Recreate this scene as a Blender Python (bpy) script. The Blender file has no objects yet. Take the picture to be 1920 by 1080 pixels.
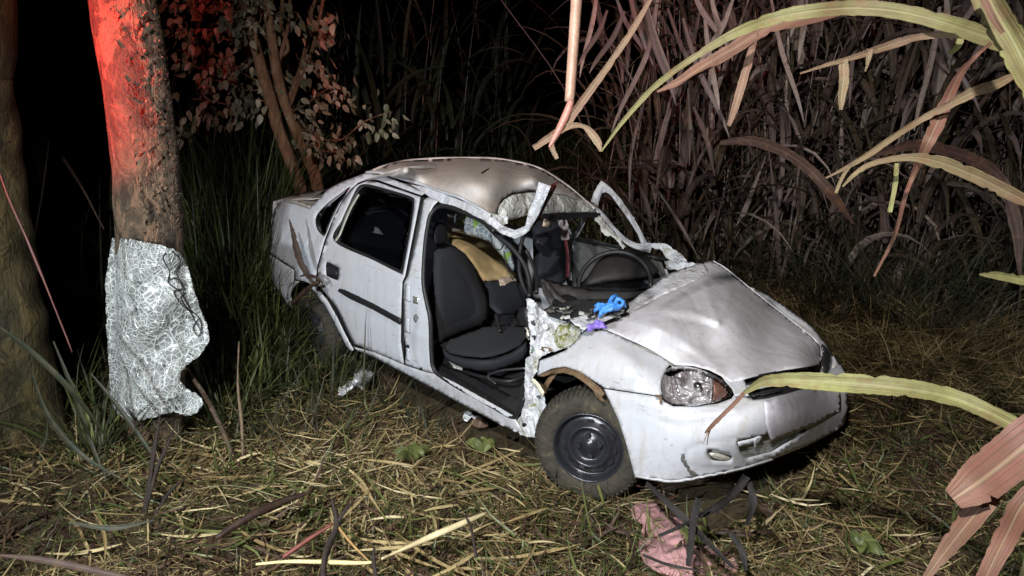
import bpy, bmesh, math, random
import numpy as np
from mathutils import Vector, Matrix, noise
from mathutils.geometry import delaunay_2d_cdt
random.seed(7); rng = np.random.default_rng(7)
R = math.radians

# ------------------------------------------------------------------ camera, world, lights
CAM = np.array([2.106, -3.438, 1.899])
CR = np.array([0.71610833, 0.69757868, 0.02393407])
CU = np.array([-0.18744239, 0.15916469, 0.96929457])
CF = np.array([-0.67234977, 0.69860617, -0.24473497])
FPX = 1400.0
sc = bpy.context.scene
col = sc.collection
cd = bpy.data.cameras.new('camera'); cam = bpy.data.objects.new('camera', cd); col.objects.link(cam)
cd.sensor_width = 36; cd.lens = 36*FPX/1920; cd.clip_start = 0.05; cd.clip_end = 400
cam.matrix_world = Matrix([[CR[0], CU[0], -CF[0], CAM[0]], [CR[1], CU[1], -CF[1], CAM[1]], [CR[2], CU[2], -CF[2], CAM[2]], [0, 0, 0, 1]])
sc.camera = cam
w = bpy.data.worlds.new('World'); sc.world = w; w.use_nodes = True
nt = w.node_tree; nt.nodes.clear()
sky = nt.nodes.new('ShaderNodeTexSky'); sky.sky_type = 'NISHITA'; sky.sun_disc = False
sky.sun_elevation = R(-6); sky.sun_rotation = R(200)
bg = nt.nodes.new('ShaderNodeBackground'); bg.inputs['Strength'].default_value = 0.03
ow = nt.nodes.new('ShaderNodeOutputWorld')
nt.links.new(sky.outputs[0], bg.inputs[0]); nt.links.new(bg.outputs[0], ow.inputs[0])

def spot(name, loc, target, power, color, size, blend, radius):
    l = bpy.data.lights.new(name, 'SPOT'); l.energy = power; l.color = color
    l.spot_size = R(size); l.spot_blend = blend; l.shadow_soft_size = radius
    o = bpy.data.objects.new(name, l); col.objects.link(o); o.location = loc
    d = Vector(target)-Vector(loc); o.rotation_euler = d.to_track_quat('-Z', 'Y').to_euler()
    return o
# the floodlight of the people standing left of the photographer, and the red beacon of their vehicle
spot('work_light', (0.75, -4.75, 1.85), (-0.7, 0.0, 0.45), 700, (0.88, 0.95, 1.0), 88, 0.75, 0.05)
spot('fill_light', (2.2, -4.7, 3.7), (-0.3, 0.1, 0.4), 1350, (1.0, 0.965, 0.935), 85, 0.9, 0.06)  # added fill, no such lamp there; brightens bonnet, ground and shadows
spot('red_beacon', (-1.45, -5.1, 0.7), (-1.97, -2.0, 2.50), 3300, (1.0, 0.028, 0.018), 35, 0.9, 0.05)
spot('red_beacon', (0.6, -6.0, 3.0), (-5.2, 4.6, 5.2), 1150, (1.0, 0.10, 0.10), 58, 0.9, 0.08)
sc.view_settings.view_transform = 'Standard'; sc.view_settings.look = 'None'
sc.view_settings.exposure = 0.0; sc.view_settings.gamma = 1.0; sc.view_settings.use_curve_mapping = False
sc.cycles.max_bounces = 6; sc.cycles.transparent_max_bounces = 16
sc.cycles.use_denoising = True

# ------------------------------------------------------------------ geometry of the view: pixel of the 1920x1080 photograph -> point in the place
def ray(u, v):
    u = np.asarray(u, float); v = np.asarray(v, float)
    return CF + ((u-960)/FPX)[..., None]*CR + ((540-v)/FPX)[..., None]*CU
def PT(u, v, t): return CAM + ray(u, v)*np.asarray(t, float)[..., None]
def PA(u, v, ax, val):
    i = 'xyz'.index(ax) if ax != 't' else -1
    d = ray(u, v)
    t = val if i < 0 else (val-CAM[i])/d[i]
    return CAM+d*t
FH = np.array([CF[0], CF[1], 0]); FH /= np.linalg.norm(FH)
def PV(u, v, base, back=0.0):          # on the upright plane through base that faces the viewer
    d = ray(u, v); t = (np.dot(np.asarray(base)-CAM, FH)+back)/np.dot(d, FH)
    return CAM+d*t
_zz = [0.0, .2, .35, .55, .7, .85, .95, 1.05, 1.2, 1.3, 1.4, 1.5]
_yy = [.70, .765, .79, .80, .80, .785, .76, .72, .655, .60, .50, .36]
def sideY(x, z):
    y = np.interp(z, _zz, _yy)
    y = y-0.45*np.clip(-2.75-x, 0, 1)**2-0.5*np.clip(x-0.25, 0, 1)**2
    return y
def SIDE(u, v):
    d = ray(u, v); lo = np.full(d.shape[:-1], 2.8); hi = np.full(d.shape[:-1], 7.5)
    for _ in range(30):
        m = (lo+hi)/2; P = CAM+d*m[..., None]
        g = P[..., 1]+sideY(P[..., 0], P[..., 2])
        hi = np.where(g > 0, m, hi); lo = np.where(g > 0, lo, m)
    return (lo+hi)/2
def TPS(ctrl):
    """ctrl: (u, v, axis, value) -> function (u,v) -> ray parameter"""
    U = np.array([[c[0], c[1]] for c in ctrl], float)/100
    T = []
    for c in ctrl:
        if c[2] == 's': T.append(float(SIDE(np.array(c[0]), np.array(c[1]))))
        elif c[2] == 't': T.append(c[3])
        else:
            d = ray(c[0], c[1]); i = 'xyz'.index(c[2]); T.append((c[3]-CAM[i])/d[i])
    T = 1/np.array(T); n = len(T)
    def k(r2): return np.where(r2 > 0, r2*np.log(np.maximum(r2, 1e-12)), 0)
    K = k(((U[:, None]-U[None])**2).sum(-1))+np.eye(n)*0.002
    Pm = np.c_[np.ones(n), U]
    A = np.block([[K, Pm], [Pm.T, np.zeros((3, 3))]])
    s = np.linalg.lstsq(A, np.r_[T, 0, 0, 0], rcond=1e-7)[0]
    def f(u, v):
        q = np.stack([np.asarray(u, float), np.asarray(v, float)], -1)/100
        kk = k(((q[..., None, :]-U)**2).sum(-1))
        return 1/(kk@s[:n]+s[n]+q@s[n+1:])
    return f
def off(f, d): return lambda u, v: f(u, v)+d

# ------------------------------------------------------------------ materials
class M_:
    def __init__(s, name):
        s.m = bpy.data.materials.new(name); s.m.use_nodes = True; s.t = s.m.node_tree
        s.b = s.t.nodes['Principled BSDF']; s.o = s.t.nodes['Material Output']
    def n(s, typ, **k):
        x = s.t.nodes.new(typ)
        for a, b in k.items():
            if a.startswith('i_'): x.inputs[a[2:].replace('_', ' ')].default_value = b
            else: setattr(x, a, b)
        return x
    def l(s, a, b): s.t.links.new(a, b)
    def co(s, kind='Object'):
        if not hasattr(s, '_c'): s._c = s.n('ShaderNodeTexCoord')
        return s._c.outputs[kind]
    def noise(s, scale, detail=5, rough=.6, vec=None, dist=0):
        x = s.n('ShaderNodeTexNoise'); x.inputs['Scale'].default_value = scale; x.inputs['Detail'].default_value = detail
        x.inputs['Roughness'].default_value = rough; x.inputs['Distortion'].default_value = dist
        s.l(vec or s.co(), x.inputs['Vector']); return x.outputs[0]
    def ramp(s, fac, stops):
        x = s.n('ShaderNodeValToRGB'); e = x.color_ramp.elements
        while len(e) < len(stops): e.new(.5)
        for el, (p, c) in zip(e, stops):
            el.position = p; el.color = (*c, 1) if len(c) == 3 else c
        s.l(fac, x.inputs[0]); return x.outputs[0]
    def mix(s, fac, a, b, mode='MIX'):
        x = s.n('ShaderNodeMix'); x.data_type = 'RGBA'; x.blend_type = mode
        for sock, val in ((x.inputs[0], fac), (x.inputs[6], a), (x.inputs[7], b)):
            if isinstance(val, (int, float)): sock.default_value = val
            elif isinstance(val, tuple): sock.default_value = (*val, 1)
            else: s.l(val, sock)
        return x.outputs[2]
    def bump(s, h, strength=.4, dist=.01):
        x = s.n('ShaderNodeBump'); x.inputs['Strength'].default_value = strength; x.inputs['Distance'].default_value = dist
        s.l(h, x.inputs['Height']); s.l(x.outputs[0], s.b.inputs['Normal']); return x
    def math(s, op, a, b=0.5):
        x = s.n('ShaderNodeMath', operation=op)
        for sock, val in ((x.inputs[0], a), (x.inputs[1], b)):
            if isinstance(val, (int, float)): sock.default_value = val
            else: s.l(val, sock)
        return x.outputs[0]
    def set(s, **k):
        for a, v in k.items():
            a = a.replace('_', ' ')
            s.b.inputs[a].default_value = (*v, 1) if isinstance(v, tuple) and len(v) == 3 else v
        return s

def simple(name, c, rough=.6, metal=0., bump=0., bs=60, var=.25):
    m = M_(name); m.set(Roughness=rough, Metallic=metal)
    n = m.noise(bs*.35, 6, .65)
    m.l(m.mix(m.ramp(n, [(.3, (0, 0, 0)), (.7, (1, 1, 1))]), tuple(x*(1-var) for x in c), tuple(min(1, x*(1+var)) for x in c)), m.b.inputs['Base Color'])
    if bump: m.bump(m.noise(bs, 6), bump, .01)
    return m.m

def paint(name, dust, dust_amt, base=(.56, .58, .62), ro=.42, coat=.15, ridge=1.5):
    m = M_(name)
    n1 = m.noise(2.2, 8, .62, dist=.4); n2 = m.noise(26, 6, .7); n3 = m.noise(240, 2, .5)
    geo = m.n('ShaderNodeNewGeometry'); sx = m.n('ShaderNodeSeparateXYZ'); m.l(geo.outputs['Normal'], sx.inputs[0])
    up = m.math('MULTIPLY', m.math('MAXIMUM', sx.outputs[2], 0.0), dust_amt)
    n = m.math('ADD', m.math('MULTIPLY', n1, .7), m.math('MULTIPLY', n2, .45))
    f = m.ramp(n, [(.42, (0, 0, 0)), (.78, (1, 1, 1))])
    up2 = m.math('ADD', up, m.math('MULTIPLY', f, .38)); 
    f2 = m.math('MULTIPLY', up2, m.math('ADD', .45, n2)); f2 = m.math('MINIMUM', f2, .9)
    c = m.mix(f2, base, dust)
    # low mud splash
    sp = m.n('ShaderNodeSeparateXYZ'); m.l(m.co(), sp.inputs[0])
    low = m.n('ShaderNodeMapRange'); m.l(sp.outputs[2], low.inputs[0]); low.inputs[1].default_value = .46; low.inputs[2].default_value = .18
    mud = m.math('MULTIPLY', low.outputs[0], m.ramp(m.noise(14, 8, .75, dist=.6), [(.48, (0, 0, 0)), (.7, (1, 1, 1))]))
    c = m.mix(m.math('MULTIPLY', mud, .7), c, (.13, .095, .05))
    # chips and scratches
    v = m.ramp(m.noise(55, 3, .8, dist=1.5), [(.66, (0, 0, 0)), (.70, (1, 1, 1))])
    c = m.mix(m.math('MULTIPLY', v, .55), c, (.12, .09, .07))
    mp = m.n('ShaderNodeMapping'); mp.inputs['Scale'].default_value = (1, 1, .12); m.l(m.co(), mp.inputs[0])
    dr = m.ramp(m.noise(24, 5, .7, mp.outputs[0]), [(.50, (0, 0, 0)), (.68, (1, 1, 1))])
    c = m.mix(m.math('MULTIPLY', dr, .32), c, (.28, .235, .17))
    mp2 = m.n('ShaderNodeMapping'); mp2.inputs['Scale'].default_value = (.15, 1, 1); mp2.inputs['Rotation'].default_value = (0, .5, .3); m.l(m.co(), mp2.inputs[0])
    scr = m.ramp(m.noise(75, 2, .5, mp2.outputs[0]), [(.69, (0, 0, 0)), (.71, (1, 1, 1))])
    c = m.mix(m.math('MULTIPLY', scr, .45), c, (.20, .18, .16))
    m.l(c, m.b.inputs['Base Color'])
    m.l(m.math('ADD', ro, m.math('MULTIPLY', f2, .3)), m.b.inputs['Roughness'])
    m.set(Coat_Weight=coat, Coat_Roughness=.3)
    rg = m.math('ABSOLUTE', m.math('SUBTRACT', m.noise(3.4, 1, .4, dist=.6), .5))
    m.bump(m.math('ADD', m.math('MULTIPLY', rg, ridge*2), m.math('ADD', m.math('MULTIPLY', n3, .15), m.noise(9, 3))), .16, .012)
    return m.m
PAINT = paint('white_paint', (.42, .37, .32), .20, (.47, .50, .555))
TOP = paint('dusty_white_paint', (.36, .295, .245), .8, (.52, .50, .49), .7, 0., 3.)
HOOD = paint('bonnet_paint_lit', (.48, .45, .455), .45, (.58, .585, .62), .62, 0., 3.2)  # base lightened past the side paint to stand in for light on the bonnet
def crushed():
    m = M_('crushed_white_metal')
    n = m.noise(8, 9, .72, dist=.7); n2 = m.noise(42, 5, .7)
    c = m.ramp(n, [(.28, (.09, .07, .04)), (.37, (.30, .30, .19)), (.43, (.50, .51, .52)), (.60, (.58, .60, .64)), (.70, (.36, .34, .30))])
    m.l(m.mix(m.ramp(n2, [(.6, (0, 0, 0)), (.68, (1, 1, 1))]), c, (.14, .09, .05)), m.b.inputs['Base Color'])
    m.set(Roughness=.45); m.bump(m.noise(30, 6, .6, dist=.6), .7, .02); return m.m
CRUSH = crushed()
BLACK = simple('black_rubber', (.012, .012, .013), .55, 0, .2, 90)
PLAST = simple('dark_plastic', (.022, .022, .024), .42, 0, .3, 240)
DASH = simple('dashboard_plastic', (.085, .082, .08), .36, 0, .35, 160)
FABRIC = simple('dark_seat_fabric', (.020, .0215, .025), .95, 0, .9, 300, .35)
FABRIC2 = simple('dark_seat_side_fabric', (.012, .014, .020), .8, 0, .3, 300)
VOID = simple('dark_underbody_and_shade', (.008, .008, .008), .95)  # black of underbody parts, also imitates shade in grille and rim slots
RIMM = simple('black_painted_steel', (.028, .029, .035), .27, .3, .1, 60)
RUST = simple('rusty_primer', (.12, .075, .038), .7, .1, .6, 40, .5)
CHROME = None
def mk_chrome():
    m = M_('headlight_reflector'); m.set(Metallic=.6, Roughness=.16)
    mp = m.n('ShaderNodeMapping'); mp.inputs['Scale'].default_value = (1, 1, .3); m.l(m.co(), mp.inputs[0])
    nn = m.noise(14, 2, .5, mp.outputs[0], 1.5)
    m.l(m.ramp(nn, [(.32, (.40, .36, .36)), (.45, (.80, .75, .77)), (.6, (.92, .9, .92))]), m.b.inputs['Base Color'])  # bright and dark streaks imitate reflections in the chrome
    m.l(m.ramp(nn, [(.4, (.12, .12, .12)), (.6, (.45, .45, .45))]), m.b.inputs['Roughness'])
    m.bump(nn, 1., .10); return m.m
CHROME = mk_chrome()
def mk_clear(name, tint, gl, trans, bumpscale=0):
    m = M_(name); tr = m.n('ShaderNodeBsdfTransparent'); tr.inputs[0].default_value = (*tint, 1)
    g = m.n('ShaderNodeBsdfGlossy'); g.inputs['Roughness'].default_value = gl; g.inputs[0].default_value = (.9, .9, .9, 1)
    fr = m.n('ShaderNodeLayerWeight'); fr.inputs[0].default_value = .18
    mx = m.n('ShaderNodeMixShader')
    m.l(m.math('MAXIMUM', fr.outputs['Fresnel'], trans), mx.inputs[0]); m.l(tr.outputs[0], mx.inputs[1]); m.l(g.outputs[0], mx.inputs[2]); m.l(mx.outputs[0], m.o.inputs[0])
    return m.m
LENS = mk_clear('clear_lens', (.93, .93, .93), .04, .05)
TINT = mk_clear('tinted_window_glass', (.62, .64, .66), .03, .025)
AMBER = simple('salmon_indicator_reflector', (.50, .27, .21), .25, .5)
CLOTH_TAN = simple('tan_cloth', (.50, .37, .18), .85, 0, .25, 30, .2)
def mk_tyre():
    m = M_('muddy_tyre'); n = m.noise(13, 8, .7, dist=.8)
    c = m.ramp(n, [(.35, (.016, .015, .013)), (.58, (.045, .038, .026)), (.75, (.12, .10, .055))])
    m.l(c, m.b.inputs['Base Color']); m.set(Roughness=.85); m.bump(m.noise(70, 5), .5, .008); return m.m
TYRE = mk_tyre()
def mk_pattern():
    m = M_('white_green_patterned_cloth')
    v = m.n('ShaderNodeTexVoronoi', feature='DISTANCE_TO_EDGE'); v.inputs['Scale'].default_value = 26; m.l(m.co(), v.inputs[0])
    c = m.mix(m.ramp(v.outputs[0], [(.04, (1, 1, 1)), (.09, (0, 0, 0))]), (.28, .32, .36), (.66, .68, .66))
    c = m.mix(m.ramp(m.noise(7, 2), [(.50, (0, 0, 0)), (.54, (1, 1, 1))]), c, (.62, .64, .62))
    c = m.mix(m.ramp(m.noise(11, 2, .4), [(.60, (0, 0, 0)), (.63, (1, 1, 1))]), c, (.28, .46, .08))
    m.l(c, m.b.inputs['Base Color']); m.set(Roughness=.9); m.bump(m.noise(14, 4), .5, .02); return m.m
PATTERN = mk_pattern()
def mk_bark(name, cols, sc_=9, strength=.9, patch=None, crk=.35):
    m = M_(name)
    mp = m.n('ShaderNodeMapping'); mp.inputs['Scale'].default_value = (1, 1, .55); m.l(m.co(), mp.inputs[0])
    n = m.noise(sc_, 9, .7, mp.outputs[0], .5)
    v = m.n('ShaderNodeTexVoronoi', feature='DISTANCE_TO_EDGE'); v.inputs['Scale'].default_value = sc_*2.2
    vv = m.n('ShaderNodeVectorMath', operation='ADD'); nn = m.n('ShaderNodeTexNoise'); nn.inputs['Scale'].default_value = sc_*1.6
    m.l(mp.outputs[0], nn.inputs[0]); m.l(mp.outputs[0], vv.inputs[0])
    vs = m.n('ShaderNodeVectorMath', operation='SCALE'); vs.inputs['Scale'].default_value = .16; m.l(nn.outputs[1], vs.inputs[0]); m.l(vs.outputs[0], vv.inputs[1])
    m.l(vv.outputs[0], v.inputs[0])
    c = m.ramp(n, cols)
    c = m.mix(m.math('MULTIPLY', m.math('MULTIPLY', m.ramp(v.outputs[0], [(0, (1, 1, 1)), (.07, (0, 0, 0))]), m.ramp(m.noise(5, 3), [(.45, (0, 0, 0)), (.6, (1, 1, 1))])), crk*2), c, tuple(x*.45 for x in cols[0][1]))
    if patch:
        p = m.ramp(m.noise(patch[0], 5, .6, mp.outputs[0], 1.2), [(patch[1], (0, 0, 0)), (patch[1]+.04, (1, 1, 1))])
        c = m.mix(p, c, patch[2])
    sp = m.ramp(m.noise(70, 3, .8), [(.66, (0, 0, 0)), (.70, (1, 1, 1))])
    c = m.mix(m.math('MULTIPLY', sp, .3), c, (.30, .30, .22))
    m.l(c, m.b.inputs['Base Color']); m.set(Roughness=.7)
    h = m.math('ADD', m.math('MULTIPLY', n, 1.5), m.math('MULTIPLY', m.math('MINIMUM', m.math('MULTIPLY', v.outputs[0], 2.5), .3), crk))
    m.bump(h, strength, .035); return m.m
BARK = mk_bark('flaking_brown_bark', [(.34, (.022, .016, .010)), (.48, (.085, .058, .036)), (.66, (.19, .13, .078))], 10, 1., (9, .53, (.21, .125, .075)))
MOSS = mk_bark('mossy_dark_bark', [(.32, (.014, .012, .005)), (.5, (.065, .052, .018)), (.66, (.16, .12, .045))], 6, 1.)
STEM = mk_bark('thin_stem_bark', [(.3, (.13, .055, .03)), (.5, (.25, .115, .06)), (.7, (.36, .23, .13))], 14, .8)
def leafy(name, stops, rough=.5, trans=.25, streak=0, spec=.4):
    """colour per blade from the 'tint' attribute"""
    m = M_(name); a = m.n('ShaderNodeAttribute'); a.attribute_name = 'tint'
    c = m.ramp(a.outputs['Fac'], stops)
    n = m.noise(30, 4, .6)
    c = m.mix(m.math('MULTIPLY', m.ramp(n, [(.4, (0, 0, 0)), (.75, (1, 1, 1))]), .45), c, (.09, .06, .03))
    if streak:
        b = m.n('ShaderNodeAttribute'); b.attribute_name = 'across'
        cv = m.n('ShaderNodeCombineXYZ'); m.l(m.math('MULTIPLY', b.outputs['Fac'], streak*.35), cv.inputs[0])
        sz_ = m.n('ShaderNodeSeparateXYZ'); m.l(m.co(), sz_.inputs[0]); m.l(m.math('MULTIPLY', sz_.outputs[0], 2.5), cv.inputs[1]); m.l(m.math('MULTIPLY', sz_.outputs[2], 2.5), cv.inputs[2])
        wv = m.n('ShaderNodeTexNoise'); wv.inputs['Scale'].default_value = 1.0; wv.inputs['Detail'].default_value = 4; m.l(cv.outputs[0], wv.inputs['Vector'])
        c = m.mix(m.math('MULTIPLY', m.ramp(wv.outputs[0], [(.38, (0, 0, 0)), (.62, (1, 1, 1))]), .6), c, (.12, .075, .045))
        c = m.mix(m.math('MULTIPLY', m.ramp(m.noise(16, 6, .7, dist=.5), [(.52, (0, 0, 0)), (.62, (1, 1, 1))]), .5), c, (.20, .10, .055))
        m.bump(wv.outputs[0], .7, .004)
        mid = m.ramp(b.outputs['Fac'], [(.44, (0, 0, 0)), (.49, (1, 1, 1)), (.51, (1, 1, 1)), (.56, (0, 0, 0))])
        c = m.mix(m.math('MULTIPLY', mid, .28), c, tuple(min(.42, 2.2*q) for q in stops[-1][1]))
    m.l(c, m.b.inputs['Base Color']); m.set(Roughness=rough); m.b.inputs['Specular IOR Level'].default_value = spec
    if trans:
        t = m.n('ShaderNodeBsdfTranslucent'); m.l(c, t.inputs[0]); mx = m.n('ShaderNodeMixShader'); mx.inputs[0].default_value = trans
        m.l(m.b.outputs[0], mx.inputs[1]); m.l(t.outputs[0], mx.inputs[2]); m.l(mx.outputs[0], m.o.inputs[0])
    return m.m
STRAW = leafy('dry_straw', [(0, (.08, .055, .018)), (.3, (.19, .13, .055)), (.6, (.34, .255, .115)), (.85, (.50, .41, .21)), (1, (.68, .60, .38))], .6, .15)
GREEN = leafy('green_grass', [(0, (.016, .024, .008)), (.5, (.065, .09, .026)), (1, (.17, .20, .06))], .45, .25)
DARKG = leafy('dark_tall_grass', [(0, (.010, .014, .007)), (.4, (.022, .032, .014)), (.7, (.045, .05, .028)), (1, (.10, .085, .065))], .6, .2)
PURP = leafy('purplish_cane_leaves', [(0, (.018, .028, .012)), (.3, (.026, .033, .022)), (.55, (.075, .058, .062)), (.78, (.21, .165, .17)), (1, (.52, .42, .37))], .4, .15, streak=40)
DPURP = leafy('dark_purple_cane_leaf', [(0, (.03, .010, .012)), (.5, (.055, .022, .026)), (1, (.11, .05, .05))], .5, .15, streak=70)
CANE = leafy('dry_cane_leaf', [(0, (.20, .07, .055)), (.3, (.25, .135, .10)), (.6, (.27, .205, .115)), (.8, (.225, .215, .09)), (1, (.30, .32, .11))], .5, .2, streak=60)  # pink end of the ramp stands in for red beacon light
BROWN = leafy('dead_brown_leaf', [(0, (.025, .012, .009)), (.5, (.055, .028, .018)), (1, (.13, .08, .045))], .65, .1)
ROSE = leafy('shrub_leaves', [(0, (.12, .13, .07)), (.5, (.30, .26, .17)), (1, (.52, .42, .30))], .4, .25)
TWIG = simple('dark_twig_bark', (.022, .013, .010), .85, 0, 1., 50, .6)
def mk_ground():
    m = M_('soil_and_trampled_straw'); n = m.noise(3.5, 10, .7, dist=.5); n2 = m.noise(38, 8, .75, dist=1.2)
    c = m.ramp(n, [(.3, (.025, .019, .009)), (.5, (.075, .053, .022)), (.72, (.15, .108, .045))])
    c = m.mix(m.ramp(n2, [(.48, (0, 0, 0)), (.66, (1, 1, 1))]), c, (.17, .12, .045))
    m.l(c, m.b.inputs['Base Color']); m.set(Roughness=.95); m.bump(n2, 1., .05); return m.m
GROUND = mk_ground()
def mk_crazed():
    m = M_('crazed_laminated_glass')
    def vor(s, d=.12):
        nn = m.n('ShaderNodeTexNoise'); nn.inputs['Scale'].default_value = s*.35; m.l(m.co(), nn.inputs[0])
        vs = m.n('ShaderNodeVectorMath', operation='SCALE'); vs.inputs['Scale'].default_value = d; m.l(nn.outputs[1], vs.inputs[0])
        va = m.n('ShaderNodeVectorMath', operation='ADD'); m.l(m.co(), va.inputs[0]); m.l(vs.outputs[0], va.inputs[1])
        v = m.n('ShaderNodeTexVoronoi', feature='DISTANCE_TO_EDGE'); v.inputs['Scale'].default_value = s; m.l(va.outputs[0], v.inputs[0]); return v.outputs[0], va.outputs[0]
    e1, c1 = vor(36, .012); e2, _ = vor(12, .03); e3, _ = vor(100, .008)
    k = m.math('MAXIMUM', m.ramp(e1, [(.025, (.85, .85, .85)), (.11, (0, 0, 0))]), m.ramp(e2, [(.010, (1, 1, 1)), (.042, (0, 0, 0))]))
    k3 = m.math('MULTIPLY', m.ramp(e3, [(.04, (1, 1, 1)), (.16, (0, 0, 0))]), m.ramp(m.noise(6, 3), [(.45, (0, 0, 0)), (.6, (1, 1, 1))]))
    k = m.math('MAXIMUM', k, k3)
    cell = m.n('ShaderNodeTexVoronoi'); cell.inputs['Scale'].default_value = 46; m.l(c1, cell.inputs[0])
    holes = m.ramp(m.noise(8, 5, .65), [(.34, (0, 0, 0)), (.42, (1, 1, 1))])
    fog = m.math('MULTIPLY', m.math('ADD', .20, m.math('MULTIPLY', m.noise(9, 6, .7), .72)), holes)
    alpha = m.math('MINIMUM', m.math('ADD', m.math('MULTIPLY', k, m.math('ADD', .35, m.math('MULTIPLY', holes, .6))), fog), 1.0)
    col_ = m.mix(k, m.mix(m.noise(4, 3), (.22, .28, .25), (.30, .285, .31)), (.60, .64, .625))
    m.l(col_, m.b.inputs['Base Color']); m.set(Roughness=.22); m.b.inputs['Specular IOR Level'].default_value = .8
    h = m.math('ADD', m.math('MULTIPLY', k, .6), m.math('MULTIPLY', m.n('ShaderNodeSeparateColor').outputs[0], 0))
    sp = m.n('ShaderNodeSeparateColor'); m.l(cell.outputs['Color'], sp.inputs[0])
    m.bump(m.math('ADD', m.math('MULTIPLY', k, .7), sp.outputs[0]), .8, .012)
    m.l(alpha, m.b.inputs['Alpha']); return m.m
CRAZED = mk_crazed()

# ------------------------------------------------------------------ mesh helpers
def tag(o, label=None, cat=None, group=None, kind=None):
    if label: o['label'] = label
    if cat: o['category'] = cat
    if group: o['group'] = group
    if kind: o['kind'] = kind
    return o
def empty(name, loc, label, cat, group=None):
    o = bpy.data.objects.new(name, None); col.objects.link(o); o.location = Vector(loc); o.empty_display_size = .1
    tag(o, label, cat, group); return o
def link(name, verts, faces, mat, parent=None, smooth=True, thick=0, bevel=0, attrs=None):
    me = bpy.data.meshes.new(name)
    me.from_pydata([tuple(map(float, v)) for v in verts], [], [tuple(map(int, f)) for f in faces]); me.validate(clean_customdata=False)
    return finish(name, me, mat, parent, smooth, thick, bevel)
def finish(name, me, mat, parent=None, smooth=True, thick=0, bevel=0):
    me.materials.append(mat)
    if smooth: me.polygons.foreach_set('use_smooth', [True]*len(me.polygons))
    me.update()
    o = bpy.data.objects.new(name, me); col.objects.link(o)
    if parent is not None:
        o.parent = parent; o.matrix_parent_inverse = Matrix.Translation(-Vector(parent.location)) if parent.parent is None else (Matrix.Translation(Vector(parent.parent.location)) @ parent.matrix_parent_inverse).inverted() if False else Matrix.Identity(4)
        if parent.parent is None and parent.type == 'EMPTY': o.matrix_parent_inverse = Matrix.Translation(-Vector(parent.location))
    if bevel:
        b = o.modifiers.new('bevel', 'BEVEL'); b.width = bevel; b.segments = 2; b.limit_method = 'ANGLE'
    if thick:
        s = o.modifiers.new('thickness', 'SOLIDIFY'); s.thickness = abs(thick); s.offset = -1 if thick > 0 else 1
    return o
def catmull(P, closed=False, n=8):
    P = np.asarray(P, float); N = len(P); out = []
    segs = N if closed else N-1
    for i in range(segs):
        p1 = P[i]; p2 = P[(i+1) % N]
        p0 = P[(i-1) % N] if closed or i > 0 else 2*p1-p2
        p3 = P[(i+2) % N] if closed or i+2 < N else 2*p2-p1
        for k in range(n):
            t = k/n
            out.append(.5*((2*p1)+(-p0+p2)*t+(2*p0-5*p1+4*p2-p3)*t*t+(-p0+3*p1-3*p2+p3)*t**3))
    if not closed: out.append(P[-1])
    return np.array(out)
def densify(P, step):
    out = []; N = len(P)
    for i in range(N):
        a = P[i]; b = P[(i+1) % N]; k = max(1, int(np.linalg.norm(b-a)/step+.5))
        for j in range(k): out.append(a+(b-a)*j/k)
    return np.array(out)
def inside(pts, poly):
    x, y = pts[:, 0], pts[:, 1]; r = np.zeros(len(pts), bool); n = len(poly); j = n-1
    for i in range(n):
        xi, yi = poly[i]; xj, yj = poly[j]
        c = ((yi > y) != (yj > y)) & (x < (xj-xi)*(y-yi)/(yj-yi+1e-12)+xi)
        r ^= c; j = i
    return r
def distseg(p, poly, closed=True):
    d = np.full(len(p), 1e9); n = len(poly)
    for i in range(n if closed else n-1):
        a = poly[i]; b = poly[(i+1) % n]; ab = b-a; L = ab@ab+1e-12
        t = np.clip(((p-a)@ab)/L, 0, 1); q = a+t[:, None]*ab
        d = np.minimum(d, np.linalg.norm(p-q, axis=1))
    return d
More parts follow.
